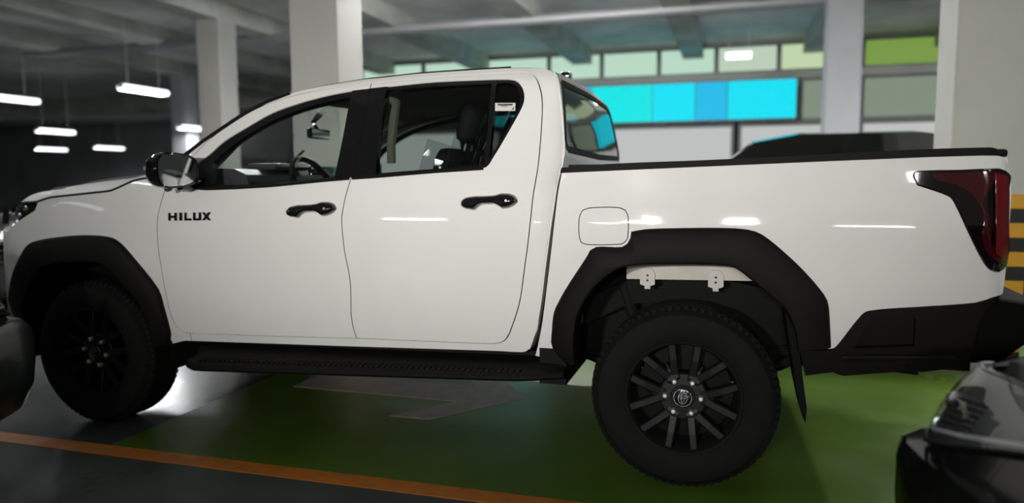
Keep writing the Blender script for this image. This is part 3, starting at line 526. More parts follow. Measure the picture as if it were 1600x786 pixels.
# label on the quarter glass
PAPER = mat('label_paper', (.62, .61, .60), .6); INK = mat('label_ink', (.03, .03, .03), .6)
st = panel('glass_label', cabfn, D['sticker'], PAPER, rds[0], off=-.008, th=.001, shrink=0, sm=False)
s0, s1, s2, s3 = D['sticker']
def su(u, v): return (s0[0]+(s1[0]-s0[0])*u+(s3[0]-s0[0])*v, s0[1]+(s1[1]-s0[1])*u+(s3[1]-s0[1])*v)
panel('label_print', cabfn, [su(.13, .14), su(.87, .14), su(.87, .33), su(.13, .33)], INK, rds[0], off=-.0065, th=.0005, shrink=0, sm=False)
panel('label_print', cabfn, [su(.3, .40), su(.62, .40), su(.62, .47), su(.3, .47)], INK, rds[0], off=-.0065, th=.0005, shrink=0, sm=False)
panel('label_print', cabfn, [su(.86, .62), su(.95, .5), su(.93, .9), su(.82, .9)], mat('label_grey', (.2, .2, .2), .6), rds[0], off=-.0065, th=.0005, shrink=0, sm=False)
# lettering on the front door
b0, b1, b2, b3 = D['badge']
def bu(u, v): return (b0[0]+(b2[0]-b0[0])*u+(b1[0]-b0[0])*(1-v), b0[1]+(b2[1]-b0[1])*u+(b1[1]-b0[1])*(1-v))
LET = {'H': [[(0, 0), (.26, 0), (.26, .36), (.74, .36), (.74, 0), (1, 0), (1, 1), (.74, 1), (.74, .64), (.26, .64), (.26, 1), (0, 1)]],
       'I': [[(0, 0), (1, 0), (1, 1), (0, 1)]], 'L': [[(0, 0), (1, 0), (1, .28), (.3, .28), (.3, 1), (0, 1)]],
       'U': [[(.06, 0), (.94, 0), (1, .12), (1, 1), (.72, 1), (.72, .28), (.28, .28), (.28, 1), (0, 1), (0, .12)]],
       'X': [[(0, 0), (.30, 0), (.5, .30), (.70, 0), (1, 0), (.68, .5), (1, 1), (.70, 1), (.5, .70), (.30, 1), (0, 1), (.32, .5)]]}
for ch, u0, u1 in (('H', 0, .20), ('I', .265, .325), ('L', .385, .545), ('U', .59, .775), ('X', .80, 1.0)):
    for poly in LET[ch]:
        panel('letter', cabfn, [bu(u0+(u1-u0)*x+.02*(y-.5)*0, y) for x, y in poly], GLOSSB, fds[0], off=.006, th=.006, shrink=0, sm=False)
# --- door handles: cup, bar with two feet
def handle(a, b, par, right):
    (x0, z0), (x1, z1) = a, b; L = x1-x0
    def P(t, dz, o):
        x = x0+L*t; z = z0+(z1-z0)*t+dz; y = s_cab(x, z)-o
        return (x, 2*YC-y if right else y, z)
    top = [(0, .0), (.03, .014), (.10, .023), (.25, .028), (.45, .027), (.62, .029), (.72, .036), (.85, .034), (.95, .024), (1, .004)]
    bot = [(0, -.006), (.03, -.018), (.10, -.027), (.26, -.033), (.30, -.018), (.38, -.008), (.60, -.008), (.68, -.018), (.75, -.030), (.86, -.026), (.95, -.016), (1, -.004)]
    rows = []
    ts = [i/28 for i in range(29)]
    f = lambda L_, t: _pw_lin(L_, t)
    for t in ts:
        zt, zb = f(top, t), f(bot, t); e = min(1, 8*t, 8*(1-t)); o = .012+.030*math.sqrt(max(0, e*(2-e)))
        r = []
        for q in range(9):
            s = q/8; zz = zb+(zt-zb)*s; bul = math.sqrt(max(0, 1-(2*s-1)**2)); r.append(P(t, zz, .004+(o-.004)*(.35+.65*bul)))
        rows.append([P(t, zb, .0)]+r+[P(t, zt, .0)])
    h = MB().grid(rows).build('door_handle', GLOSSB, par, True, 60)
    cup = MB(); rr = []
    for i in range(5):
        k = i/4; rr.append([P(.47+.24*k*math.cos(2*math.pi*j/28), .004+.048*k*math.sin(2*math.pi*j/28), .0015*k+(-.004)*(1-k)) for j in range(29)])
    cup.grid(rr); cup.build('handle_cup', WHITE, par, True)
    mm = MB(); 
    for t in (.84,):
        c = P(t, .004, .043); mm.lathe([(.001, -.002), (.005, -.002), (.006, .001)], 12, Matrix.Translation(c))
    mm.build('handle_button', STEEL, par, True)
def _pw_lin(L, t):
    for i in range(len(L)-1):
        if t <= L[i+1][0]: return L[i][1]+(L[i+1][1]-L[i][1])*(t-L[i][0])/(L[i+1][0]-L[i][0])
    return L[-1][1]
for r in (0, 1): handle(D['handF'][0], D['handF'][1], fds[r], r); handle(D['handR'][0], D['handR'][1], rds[r], r)
# --- roof, windscreen, cab back
SIL = [(-2.66, 1.335), (-2.56, 1.378), (-2.47, 1.43)]+[tuple(q) for q in D['sil'][2:]]+[tuple(q) for q in D['rearC'][:2]]
VS = [i/20 for i in range(21)]
def across(x, z, crown, bow=0, zb=0, dy=0):
    y0 = s_cab(min(x, -.62), z)+dy; r = []
    for v in VS:
        k = 1-abs(2*v-1)**2.2; r.append((x-bow*(1-(2*v-1)**2), y0+v*(2*YC-2*y0), z+crown*k+zb))
    return r
rr = resample([q for q in SIL if q[0] >= -1.99], 26)
MB().grid([across(x, z, .036 if x < -.7 else .036-.03*(x+.7)/.12, .0 if x > -1.75 else .10*min(1, (-1.75-x)/.2)) for x, z in rr]).build('roof', WHITE, truck, True, 50)
MB().grid([across(x, z-.055, .03) for x, z in rr if x < -.66]).build('headliner', LINER, truck, True)
ws = resample([q for q in SIL if q[0] <= -1.93], 14)
MB().grid([across(x, z-.004, .02, .10+.08*max(0, (-2.0-x)/.6), 0, .012) for x, z in ws]).build('windscreen', GLF, truck, True)
for t in (0, 1):
    P = [across(x, z, 0, 0, 0, -.002)[0 if t == 0 else -1] for x, z in ws]
    MB().tube(P, .010, 8).build('windscreen_seal', BLACKP, truck, True)
# roof gutter strips
for t in (0, 1):
    P = [across(x, z+.004, .036)[1 if t == 0 else -2] for x, z in resample([q for q in SIL if -2.0 < q[0] < -.8], 24)]
    MB().tube(P, .005, 6).build('roof_strip', BLACKP, truck, True)
# cab back panel in (y, z); x follows the rear edge of the side skin
RC = sorted([(z, x) for x, z in D['rearC']])
def xr(z):
    for i in range(len(RC)-1):
        if z <= RC[i+1][0]: return RC[i][1]+(RC[i+1][1]-RC[i][1])*max(0, min(1, (z-RC[i][0])/(RC[i+1][0]-RC[i][0])))
    return RC[-1][1]
def yl(z): return s_cab(xr(z), z)
def backfn(y, z):
    t = abs(y-YC)/.9; return (xr(z)+.004-.055*max(0, t-.80)**2*0+.012*(1-t*t), y, z)
zz = [.55, .7, .9, 1.1, 1.25, 1.36, 1.46, 1.56, 1.66, 1.72, 1.755, 1.782]
lft = [(yl(z), z) for z in zz]; topc = [(YC-(YC-yl(1.782))*(1-k/5), 1.782+.036*(1-(1-k/5)**2.2)) for k in range(1, 10)]
topc = [(yl(1.782)+(2*YC-2*yl(1.782))*k/10, 1.782+.012*(1-abs(2*k/10-1)**2.2)) for k in range(1, 10)]
rg = [(.225, 1.728), (.19, 1.66), (.105, 1.475), (.11, 1.435), (.15, 1.418), (.9, 1.405), (1.65, 1.418), (1.69, 1.435), (1.695, 1.475), (1.61, 1.66), (1.575, 1.728), (1.53, 1.745), (.9, 1.757), (.27, 1.745)]
cb = panel('cab_back', backfn, lft+topc+[(2*YC-y, z) for y, z in lft[::-1]], WHITE, truck, holes=[rg], out=(1, 0, 0), shrink=0, sm=False, th=.02)
panel('rear_window_seal', backfn, rg, BLACKP, cb, holes=[offset(rg, -.022)], off=.002, th=.012, shrink=-.004, out=(1, 0, 0), sm=False)
panel('rear_glass', backfn, offset(rg, -.018), glass('rear_privacy_glass', (.42, .46, .44), 2.2), cb, off=-.002, th=0, shrink=0, out=(1, 0, 0), sm=False)
MB().bevbox(-.715, -.665, .86, .94, 1.835, 1.872, .008).build('roof_antenna', GLOSSB, truck, True)
# --- front wing, bonnet, nose
def cut_arch(loop): return loop
panel('front_wing', cabfn, D['fender'], WHITE, truck, both=True, th=.02, shrink=.002)
HE = resample([tuple(q) for q in D['hood_edge']], 22)
def hood_row(x, z, lift=0):
    y0 = s_cab(x, z)+.004; r = []
    cr = .066+.012*min(1, (x+3.58)/.5)-.062*max(0, (x+2.88)/.27)
    for i in range(31):
        v = i/30; a = abs(2*v-1); k = 1-a**5.5; n = max(0, (.62-a)/.62)
        r.append((x-.30*(1-a*a)*(1 if x < -3.4 else .72), y0+v*(2*YC-2*y0), z-.002+max(.012, cr)*k+lift))
    return r
HR = [hood_row(x, z) for x, z in HE]
bon = MB().grid(HR).build('bonnet', WHITE, truck, True, 40)
MB().grid([[(q[0]-.012, q[1], q[2]-.05) for q in HR[0]], HR[0]]).build('bonnet_lip', WHITE, bon, True)
MB().grid([[(a, b, c+.016-.016*(1 if j in (0, 18) else 0)) for j, (a, b, c) in enumerate(r[6:25])] for r in HR[1:-1]]).build('bonnet_film', DARK, bon, True)
for s in (0, -1): MB().tube([(r[s][0], r[s][1]-(.004 if s == 0 else -.004), r[s][2]) for r in HR], .006, 6).build('bonnet_gap_line', DARK, bon, True)  # black tubes drawn in for the shaded shut gap along the bonnet
cow = MB().grid([[(a+.0, b, c-.012) for a, b, c in HR[-1]], [(x-.03, y, z+.0) for (x, y, z) in resample(across(-2.62, 1.345, .012, .20), 31)], [(x+.02, y, z+.0) for (x, y, z) in resample(across(-2.60, 1.36, .012, .18), 31)]]).build('cowl', BLACKP, truck, True)
for s in (0, 1):
    P = [(-2.80, .55+.75*s, 1.375), (-2.60, .40+.80*s, 1.43), (-2.45, .25+.85*s, 1.49)]
    MB().tube(P, .008, 6).build('wiper', BLACKP, truck, True)
def nosefn(y, z):
    t = min(1.25, abs(y-YC)/.77); return (-3.795-.27*(1-t**2.6)-.02*math.cos((z-.8)*2.2), y, z)
nx0, nx1 = .115, 1.685
nose = [(nx0, .50), (nx0+.0, .75), (nx0+.02, 1.02), (.24, 1.075), (.26, 1.11), (.9, 1.13), (1.54, 1.11), (1.56, 1.075), (nx1-.02, 1.02), (nx1, .75), (nx1, .50), (1.4, .42), (.9, .40), (.4, .42)]
gri = [(.42, .62), (.30, .80), (.36, 1.06), (.9, 1.085), (1.44, 1.06), (1.50, .80), (1.38, .62), (.9, .58)]
bmp = panel('front_bumper', nosefn, nose, WHITE, truck, holes=[gri], out=(-1, 0, 0), th=.03, shrink=0)
gr = panel('grille', nosefn, gri, DARK, truck, off=-.03, out=(-1, 0, 0), th=0, shrink=-.01)
for k in range(9):
    z = .64+.05*k; y0 = .41-.06*math.sin((k+1)/10*3.1); P = [nosefn(y0+(2*YC-2*y0)*i/16, z) for i in range(17)]
    MB().tube([(a+.008, b, c) for a, b, c in P], .011, 6).build('grille_slat', GLOSSB, gr, True)
# headlamps: side pocket, reflector, smoked cover
hlo = panel('headlamp', cabfn, D['headlamp'], GLOSSB, truck, both=True, off=-.02, th=.0, shrink=-.004)
for i, o in enumerate(hlo):
    for j, (dx, dz, r) in enumerate(((-3.50, 1.155, .019), (-3.54, 1.118, .015))):
        y = s_cab(dx, dz)+.004; y = 2*YC-y if i else y; c = Matrix.Translation((dx, y, dz))
        MB().lathe([(.001, 0), (r*.6, -.003 if not i else .003), (r, 0)], 16, c).build('reflector', CHROME, o, True)
    P = [(x, s_cab(x, z)-.001, z) for x, z in resample(D['headlamp'][1:5], 14)]; P = [(a, 2*YC-b, c) for a, b, c in P] if i else P
    MB().tube(P, .006, 6).build('light_guide', CHROME, o, True)
pairs('lamp_cover', cabfn, D['headlamp'], glass('lamp_cover_glass', (.8, .82, .85), 1.6), hlo, off=.001, th=0, shrink=.001)
for s in (-1, 1):
    q = [(YC+s*.50, 1.07), (YC+s*.50, 1.14), (YC+s*.70, 1.155), (YC+s*.72, 1.06), (YC+s*.62, 1.03)]
    f = panel('headlamp_front', nosefn, q, GLOSSB, truck, off=.012, th=.03, out=(-1, 0, 0), shrink=0, sm=False)
# --- load bed
FUEL = offset(smooth_loop(D['fuel']), .0008)
bs = panel('bed_side', bedfn, D['bed_side'], WHITE, truck, holes=[D['fuel'], D['tail']], th=.03, shrink=.001)
panel('bed_side', lambda u, v: (u, 2*YC-s_bed(u, v), v), D['bed_side'], WHITE, truck, holes=[D['tail']], th=.03, shrink=.001, out=(0, 1, 0))
panel('fuel_door', bedfn, D['fuel'], WHITE, bs, th=.012, shrink=.0028)
panel('fuel_pocket', bedfn, D['fuel'], DARK, bs, off=-.014, th=0, shrink=-.006)
tl = panel('tail_lamp', bedfn, D['tail'], SMOKE, truck, both=True, off=.010, th=.03, shrink=.003)
pairs('red_lens', bedfn, D['tail_red'], REDL, tl, off=.0125, th=.003, shrink=0)
pairs('light_bar', bedfn, D['tail_bar'], REDB, tl, off=.0145, th=.003, shrink=0)
rl = panel('bed_rail_cap', bedfn, D['rail'], BLACKP, truck, off=.006, th=.07, shrink=0, both=True)
for i, r in enumerate(rl):    # top of the cap
    top = [tuple(q) for q in D['rail'][1:8]]; rows = []
    for x, z in resample(top, 24):
        y = s_bed(min(x, 1.06), z); a = [(x, y-.006, z-.004), (x, y-.001, z), (x, y+.07, z+.002), (x, y+.08, z-.03)]
        rows.append([(p_, 2*YC-q, w_) if i else (p_, q, w_) for p_, q, w_ in a])
    MB().grid(rows).build('rail_top', BLACKP, r, True, 50)
for s in (0, 1):
    y = .075 if s == 0 else 2*YC-.075
    MB().box(-.50, 1.07, y-.004, y+.004, .97, 1.36).build('bed_inner_wall', BLACKP, truck)
MB().box(-.50, 1.08, .075, 2*YC-.075, .955, .97).build('bed_floor', BLACKP, truck)
MB().box(-.505, -.49, .05, 2*YC-.05, .62, 1.33).build('bed_front_wall', WHITE, truck)
tg = MB().bevbox(1.09, 1.155, .075, 2*YC-.075, .86, 1.375, .02).build('tailgate', WHITE, truck, True)
MB().bevbox(1.08, 1.15, .08, 2*YC-.08, 1.37, 1.40, .01).build('tailgate_cap', BLACKP, tg, True)
MB().bevbox(1.15, 1.17, .72, 1.08, 1.18, 1.26, .008).build('tailgate_handle', BLACKP, tg, True)
# --- wheel arch flares
def flare(o, i, fn, right, name='wheel_arch_flare', n=70):
    A = resample(smooth_loop(o, False, corner=60), n); B = resample(smooth_loop(i, False, corner=60), n); rows = []
    for a, b in zip(A, B):
        r = []
        for t, d in ((0, -.004), (0, .012), (.05, .022), (.12, .028), (.5, .040), (.9, .046), (.97, .043), (1, .034), (1.0, -.02), (.98, -.10)):
            u = a[0]+(b[0]-a[0])*t; v = a[1]+(b[1]-a[1])*t; x, y, z = fn(u, v); y -= d; r.append((x, 2*YC-y if right else y, z))
        rows.append(r)
    m_ = MB().grid(rows); k = len(rows[0]); m_.add(rows[0], [tuple(range(k))]); m_.add(rows[-1], [tuple(range(k))])
    return m_.build(name, BLACKP, truck, True, 30)
for r in (0, 1): flare(D['flareF_out'], D['flareF_in'], cabfn, r); flare(D['flareR_out'], D['flareR_in'], bedfn, r)
# --- rear bumper
bside = panel('rear_bumper_side', bedfn, D['bump_side'], BLACKP, truck, both=True, holes=[D['bump_recess']], off=.008, th=.06, shrink=0, sm=False)
pairs('bumper_recess', bedfn, D['bump_recess'], BLACKP, bside, off=-.018, th=0, shrink=-.004, sm=False)
for s, o in enumerate(bside):
    P = [(x, s_bed(min(x, 1.06), z)-.016, z) for x, z in ((.60, .600), (.87, .618), (.99, .628))]; P = [(a, 2*YC-b, c) for a, b, c in P] if s else P
    MB().tube(P, .012, 8).build('bumper_rib', BLACKP, o, True)
be = D['bump_end']; rows = []
for y, k in ((-.012, .90), (.0, .97), (.03, 1), (.3, 1), (.9, 1), (1.5, 1), (1.77, 1), (1.80, .97), (1.812, .90)):
    cx = sum(q[0] for q in be)/len(be); cz = sum(q[1] for q in be)/len(be); bow = .05*(1-((y-.9)/.91)**2)
    rows.append([(cx+(q[0]-cx)*k+(bow if q[0] > cx else 0), y, cz+(q[1]-cz)*k) for q in be+be[:1]])
b = MB().grid(rows); n = len(be); b.add(rows[0][:-1], [tuple(range(n))]); b.add(rows[-1][:-1], [tuple(range(n))])
b.build('rear_bumper', mat('bumper_plastic', (.006, .0058, .0055), .85, spec=.04), truck, True, 25)
# --- running boards
def step(right):
    (xb0, zb0), (xb1, zb1) = D['step_bot']; (_, zt0), (_, zt1) = D['step_top']; (_, zi0), (_, zi1) = D['step_in']
    rows = []
    for k in range(31):
        t = k/30; x = xb0+(xb1-xb0)*t; e = min(1, t/.05, (1-t)/.09); e1 = min(1, (1-t)/.12)
        zb = zb0+(zb1-zb0)*t; zt = zt0+(zt1-zt0)*t; zi = zi0+(zi1-zi0)*t-.012; yo = -.105+.06*(1-e1)**1.6+.05*(1-min(1, t/.04))
        r = [(x, .14, zb+.03), (x, yo+.05, zb+.002), (x, yo+.012, zb), (x, yo, zb+.012), (x, yo, zt-.012), (x, yo+.010, zt), (x, yo+.075, zt+.008), (x, yo+.085, zt+.014), (x, .05, zi-.004), (x, .14, zi)]
        rows.append([(a, 2*YC-b if right else b, c) for a, b, c in r+r[:1]])
    m_ = MB().grid(rows); n = len(rows[0])-1; m_.add(rows[0][:-1], [tuple(range(n))]); m_.add(rows[-1][:-1], [tuple(range(n))])
    o = m_.build('running_board', BLACKP, truck, True, 25)
    tread = MB()
    for k in range(60):
        t = .05+.85*k/59; x = xb0+(xb1-xb0)*t; zt = zt0+(zt1-zt0)*t
        for j in range(3):
            y = -.075+.022*j; y = 2*YC-y if right else y; tread.box(x-.009, x+.009, y-.006, y+.006, zt+.002, zt+.011)
    tr = tread.build('tread_studs', BLACKP, o); tr['kind'] = 'stuff'
    for t in (.12, .5, .88):
        x = xb0+(xb1-xb0)*t; zb = zb0+(zb1-zb0)*t
        MB().box(x-.03, x+.03, *((.05, .40) if not right else (1.40, 1.75)), zb+.02, zb+.06).build('step_bracket', DARK, o)
step(0); step(1)
# --- wheels
RT = .3875
def make_wheel():
    t = MB(); R = RT
    prof = [(.232, .02), (.240, .006), (.255, -.002), (.285, -.010), (.33, -.012), (.352, -.004), (.366, .012), (.376, .026), (.3835, .042)]
    tread = []
    y = .042
    for (a, b) in ((.042, .078), (.086, .118), (.126, .158), (.166, .202)):
        tread += [(R, a), (R, b), (R-.009, b+.001), (R-.009, b+.007)]
    tread = tread[:-2]
    back = [(.3835, .202), (.376, .218), (.352, .248), (.31, .256), (.26, .246), (.232, .228), (.225, .12), (.232, .02)]
    t.lathe(prof+tread+back, 96)
    for k in range(72):     # shoulder lugs
        a = 2*math.pi*k/72
        for (y0, y1, r0, r1) in ((.008, .045, .352, .3895), (.199, .236, .352, .3895)):
            M = Matrix.Rotation(-a, 4, 'Y')
            V = [(r0, y0 if y0 < .1 else y1, -.009), (r0, y0 if y0 < .1 else y1, .009), (r1-.004, .026 if y0 < .1 else .218, .009), (r1-.004, .026 if y0 < .1 else .218, -.009), (r1, .045 if y0 < .1 else .199, -.009), (r1, .045 if y0 < .1 else .199, .009), (r0, .045 if y0 < .1 else .199, .009), (r0, .045 if y0 < .1 else .199, -.009)]
            t.add([M @ Vector(v) for v in V], [(0, 1, 2, 3), (3, 2, 5, 4), (0, 3, 4, 7), (1, 6, 5, 2), (4, 5, 6, 7), (0, 7, 6, 1)])
        for j in range(4):      # tread sipes between ribs
            pass
    tyre = t
    rim = MB(); rim.lathe([(.240, .012), (.243, .006), (.240, .001), (.232, .004), (.226, .016), (.220, .04), (.212, .12), (.205, .2), (.236, .235)], 72)
    rim.lathe([(.05, .11), (.10, .115), (.16, .118), (.2, .13)], 48)
    return tyre, rim
TY, RM = make_wheel()
def arm(a0, r0, a1, r1, w0, w1, y0, y1, d=.03):
    p0 = Vector((r0*math.cos(a0), 0, r0*math.sin(a0))); p1 = Vector((r1*math.cos(a1), 0, r1*math.sin(a1))); t = (p1-p0).normalized(); n = Vector((-t.z, 0, t.x)); V = []
    for p_, w_, y in ((p0, w0, y0), ((p0+p1)/2, (w0+w1)/2, (y0+y1)/2-.004), (p1, w1, y1)):
        for s_, yy in ((-1, y+d), (-1, y+.005), (-.72, y), (.72, y), (1, y+.005), (1, y+d)): V.append(p_+n*(w_*s_)+Vector((0, yy, 0)))
    Fc = [(6*i+k, 6*i+k+1, 6*i+k+7, 6*i+k+6) for i in range(2) for k in range(5)]+[tuple(range(6)), tuple(range(12, 18))]
    return V, Fc
sp = MB()
for da in (0,): 
    sp.add(*arm(0, .058, 0, .105, .034, .032, .038, .034))
    sp.add(*arm(.13, .092, .29, .234, .018, .017, .034, .020)); sp.add(*arm(-.13, .092, -.29, .234, .018, .017, .034, .020))
    sp.add(*arm(.0, .098, .0, .150, .012, .004, .036, .052))
hub = MB(); hub.lathe([(.001, .030), (.046, .030), (.05, .034), (.094, .036), (.100, .042), (.102, .09)], 48)
for k in range(12):   # scallops between the studs
    pass
nut = MB(); nut.lathe([(.001, -.014), (.007, -.0135), (.0105, -.010), (.0125, .0), (.0125, .010), (.0165, .0115), (.017, .016)], 12)
cap = MB(); cap.lathe([(.001, .013), (.026, .0135), (.034, .016), (.0355, .018), (.0385, .018), (.0405, .022), (.041, .034)], 40)
ring = MB(); ring.tube([(.0365*math.cos(a), .0165, .0365*math.sin(a)) for a in [2*math.pi*i/40 for i in range(40)]], .0016, 6, True)
emb = MB()
def ell(cx, cz, a, b, r=.0014, y=.0125): emb.tube([(cx+a*math.cos(q), y, cz+b*math.sin(q)) for q in [2*math.pi*i/36 for i in range(36)]], r, 6, True)
ell(0, 0, .0185, .0255, .0017); ell(0, .005, .0165, .0075, .0013); ell(0, .001, .0068, .0225, .0013)
def share(mb, name, m, sm, ang, parent, loc=None, rot=None, cache={}):
    if name not in cache:
        o = mb.build(name, m, parent, sm, ang); cache[name] = o.data
    else: o = link(bpy.data.objects.new(name, cache[name]), parent)
    if loc: o.location = loc
    if rot is not None: o.rotation_euler = (0, rot, 0)
    return o
def place_wheel(x, y, spin, right):
    w_ = share(RM, 'wheel', DARK, True, 30, truck)
    w_.location = (x, y, RT); w_.rotation_euler = (0, spin, math.pi if right else 0)
    share(TY, 'tyre', RUBBER, True, 25, w_)
    share(hub, 'hub', RIM, True, 30, w_); share(cap, 'hub_cap', GLOSSB, True, 30, w_); share(ring, 'cap_ring', CHROME, True, 30, w_); share(emb, 'emblem', CHROME, True, 60, w_)
    for k in range(6):
        share(sp, 'spoke', RIM, False, 30, w_, None, -k*math.pi/3)
        a = k*math.pi/3; share(nut, 'lug_nut', STEEL, True, 25, w_, (.0735*math.cos(a), .026, .0735*math.sin(a)))
    dsk = MB(); dsk.lathe([(.05, .13), (.155, .13), (.155, .15), (.05, .15)], 40)
    share(dsk, 'brake_disc', mat('brake_steel', (.02, .02, .02), .6, metal=.2), True, 30, w_)
place_wheel(0, .0, .02, 0); place_wheel(-3.085, .0, .17, 0); place_wheel(0, 1.8, .4, 1); place_wheel(-3.085, 1.8, .7, 1)
# --- underbody, wheel housings, mud flaps
ub = MB(); ub.box(-2.55, -.62, .12, 1.68, .46, .52); ub.build('cab_floor', DARK, truck)
for s in (0, 1):
    y = .36 if s == 0 else 1.36
    pts = [(-3.9, .62), (-2.6, .52), (-.7, .56)]+[tuple(q) for q in D['framerail'][1:]]+[(1.1, .72)]
    r_ = MB(); rows = [[(x, y, z-.06), (x, y, z+.06), (x, y+.08, z+.06), (x, y+.08, z-.06), (x, y, z-.06)] for x, z in pts]; r_.grid(rows); r_.build('frame_rail', DARK, truck)
    lp = [(-.62, y-.03 if s == 0 else y+.11, .50), (-.3, y-.03 if s == 0 else y+.11, .42), (0, y-.03 if s == 0 else y+.11, .40), (.4, y-.03 if s == 0 else y+.11, .46), (.62, y-.03 if s == 0 else y+.11, .58)]
    for k in range(4):
        MB().tube([(a*(1-.08*k), b_, c-.014*k) for a, b_, c in lp], .009, 6).build('leaf_spring', DARK, truck, True)
    MB().tube([(-.18, y+.02, .42), (-.30, y+.02, .80)], .03, 10).build('shock_absorber', DARK, truck, True)
MB().tube([(0, .2, RT), (0, .75, RT), (0, .9, RT), (0, 1.05, RT), (0, 1.6, RT)], [.045, .05, .13, .05, .045], 14).build('rear_axle', DARK, truck, True)
MB().tube([(-3.085, .2, RT), (-3.085, 1.6, RT)], .045, 10).build('front_axle', DARK, truck, True)
MB().tube([(-.6, .52, .43), (.4, .52, .50), (.95, .35, .50)], .035, 10).build('exhaust_pipe', DARK, truck, True)
def liner(xc, r, y0, y1, zc, a0, a1):
    rows = []
    for k in range(25):
        a = math.radians(a0+(a1-a0)*k/24); rows.append([(xc+r*math.cos(a), y0, zc+r*math.sin(a)), (xc+r*math.cos(a), y1, zc+r*math.sin(a))])
    m_ = MB().grid(rows); m_.add([v[1] for v in rows]+[(xc, y1, zc-.25)], [tuple(range(26))]); return m_
for s in (0, 1):
    y0, y1 = ((.03, .34) if s == 0 else (1.77, 1.46))
    liner(-3.10, .50, y0, y1, .42, -12, 192).build('wheel_liner', DARK, truck, True)
for s in (0, 1):   # rear housing: inner wall and front and rear closures
    f = (lambda y: y) if s == 0 else (lambda y: 2*YC-y)
    ya, yb = sorted((f(.50), f(.51)))
    MB().box(-.60, .66, ya, yb, .44, .86).build('inner_panel', DARK, truck)
    ya, yb = sorted((f(.03), f(.50))); MB().box(-.62, -.50, ya, yb, .40, .90).build('housing_front', DARK, truck); MB().box(.50, 1.05, ya, yb, .57, .86).build('housing_rear', DARK, truck)
    bt = D['bedstrip']; ya, yb = sorted((f(.20), f(.23)))
    MB().prism([(a, b_) for a, b_ in bt], 'y', ya, yb).build('bed_floor_edge', mat('bed_primer', (.55, .51, .45), .6, noise=.08, nscale=12), truck)
    ya, yb = sorted((f(.205), f(.03)))
    MB().box(-.45, .45, ya, yb, .985, .99).build('arch_roof', DARK, truck)
    for x in (-.17, .12):
        br = MB(); ya, yb = sorted((f(.188), f(.199)))
        br.prism([(x-.032, .835), (x-.032, .885), (x-.018, .905), (x+.018, .905), (x+.032, .885), (x+.032, .835), (x+.012, .828), (x+.012, .815), (x-.012, .815), (x-.012, .828)], 'y', ya, yb)
        bo = br.build('bed_bracket', mat('bracket_steel', (.5, .47, .42), .5, metal=.1), truck)
        for z in (.853, .875): MB().lathe([(.001, 0), (.004, 0), (.005, .004)], 10, Matrix.Translation((x, f(.184), z))).build('bolt', DARK, bo)
    fl_ = D['flap']; ya, yb = sorted((f(.0), f(.27)))
    fp = [fl_[0], fl_[1], fl_[2], fl_[3], fl_[4], fl_[5], fl_[6], fl_[7], fl_[8]]
    MB().prism([(a, b_) for a, b_ in fp], 'y', ya, yb).build('mud_flap', mat('mud_flap_rubber', (.004, .004, .004), .7, spec=.1), truck)
# --- mirrors
def mirror(right):
    def P(x, y, z): return (x, 2*YC-y if right else y, z)
    rows = []
    for k in range(13):      # shell from the front cap (k=0) to the rim round the glass (k=12)
        t = k/12; x = -2.505+.165*t; e = math.sqrt(max(0, 1-(1-t)**2.2))
        hy, hz = .098*(.25+.75*e), .083*(.25+.75*e); r = []
        for j in range(33):
            a = 2*math.pi*j/32; c, s_ = math.cos(a), math.sin(a); c = math.copysign(abs(c)**.62, c); s_ = math.copysign(abs(s_)**.62, s_)
            r.append(P(x+.036*c*t, -.150+hy*c+.02*(1-t), 1.350+hz*s_*(1-.12*c)))
        rows.append(r)
    rows.append([P(a+.002, -.150+((2*YC-b if right else b)+.150)*.90, 1.350+(c-1.350)*.88) for a, b, c in rows[-1]])
    inn = [(a-.012, b, c) for a, b, c in rows[-1]]; rows.append(inn)
    m_ = MB().grid(rows); m_.add(rows[0][:-1], [tuple(range(32))])
    mo = m_.build('side_mirror', GLOSSB, truck, True, 40)
    MB().add([(a+.003, b, c) for a, b, c in inn[:-1]], [tuple(range(32))]).build('mirror_glass', MIRR, mo)
    MB().tube([P(-2.40, -.07, 1.285), P(-2.40, -.02, 1.275), P(-2.385, .03, 1.285)], [.03, .028, .034], 12).build('mirror_arm', GLOSSB, mo, True)
    MB().tube([P(-2.475, -.09, 1.36), P(-2.492, -.15, 1.362), P(-2.475, -.21, 1.36)], .010, 8).build('indicator_lens', CHROME, mo, True)
    MB().tube([P(-2.46, -.09, 1.280), P(-2.445, -.10, 1.262)], .02, 10).build('mirror_camera', GLOSSB, mo, True)
mirror(0); mirror(1)
# --- cabin
SOFT = mat('dash_top', (.045, .045, .055), .45, noise=.1, nscale=80)
ds = [(-2.78, 1.30), (-2.60, 1.345), (-2.36, 1.365), (-2.24, 1.36), (-2.17, 1.33), (-2.15, 1.24), (-2.22, 1.10), (-2.25, .8), (-2.75, .8)]
dash = MB().prism(ds, 'y', .13, 1.67).build('dashboard', SOFT, truck, True, 40)
MB().bevbox(-2.345, -2.155, .36, .70, 1.355, 1.395, .02).build('gauge_hood', SOFT, dash, True)
MB().bevbox(-2.20, -2.175, .74, 1.06, 1.255, 1.385, .008, Matrix.Translation((0, 0, 0))).build('touch_screen', GLOSSB, dash, True)
for y in (.19, 1.61): MB().bevbox(-2.19, -2.15, y-.05, y+.05, 1.19, 1.30, .015).build('air_vent', BLACKP, dash, True)
sw = empty('steering_wheel', (-2.02, .53, 1.255), 0, truck); sw.rotation_euler = (0, math.radians(-27), 0)
MB().tube([(0, .185*math.cos(a), .185*math.sin(a)) for a in [2*math.pi*i/40 for i in range(40)]], .017, 10, True).build('wheel_rim', GLOSSB, sw, True)
MB().bevbox(-.03, .015, -.07, .07, -.05, .05, .015).build('wheel_boss', BLACKP, sw, True)
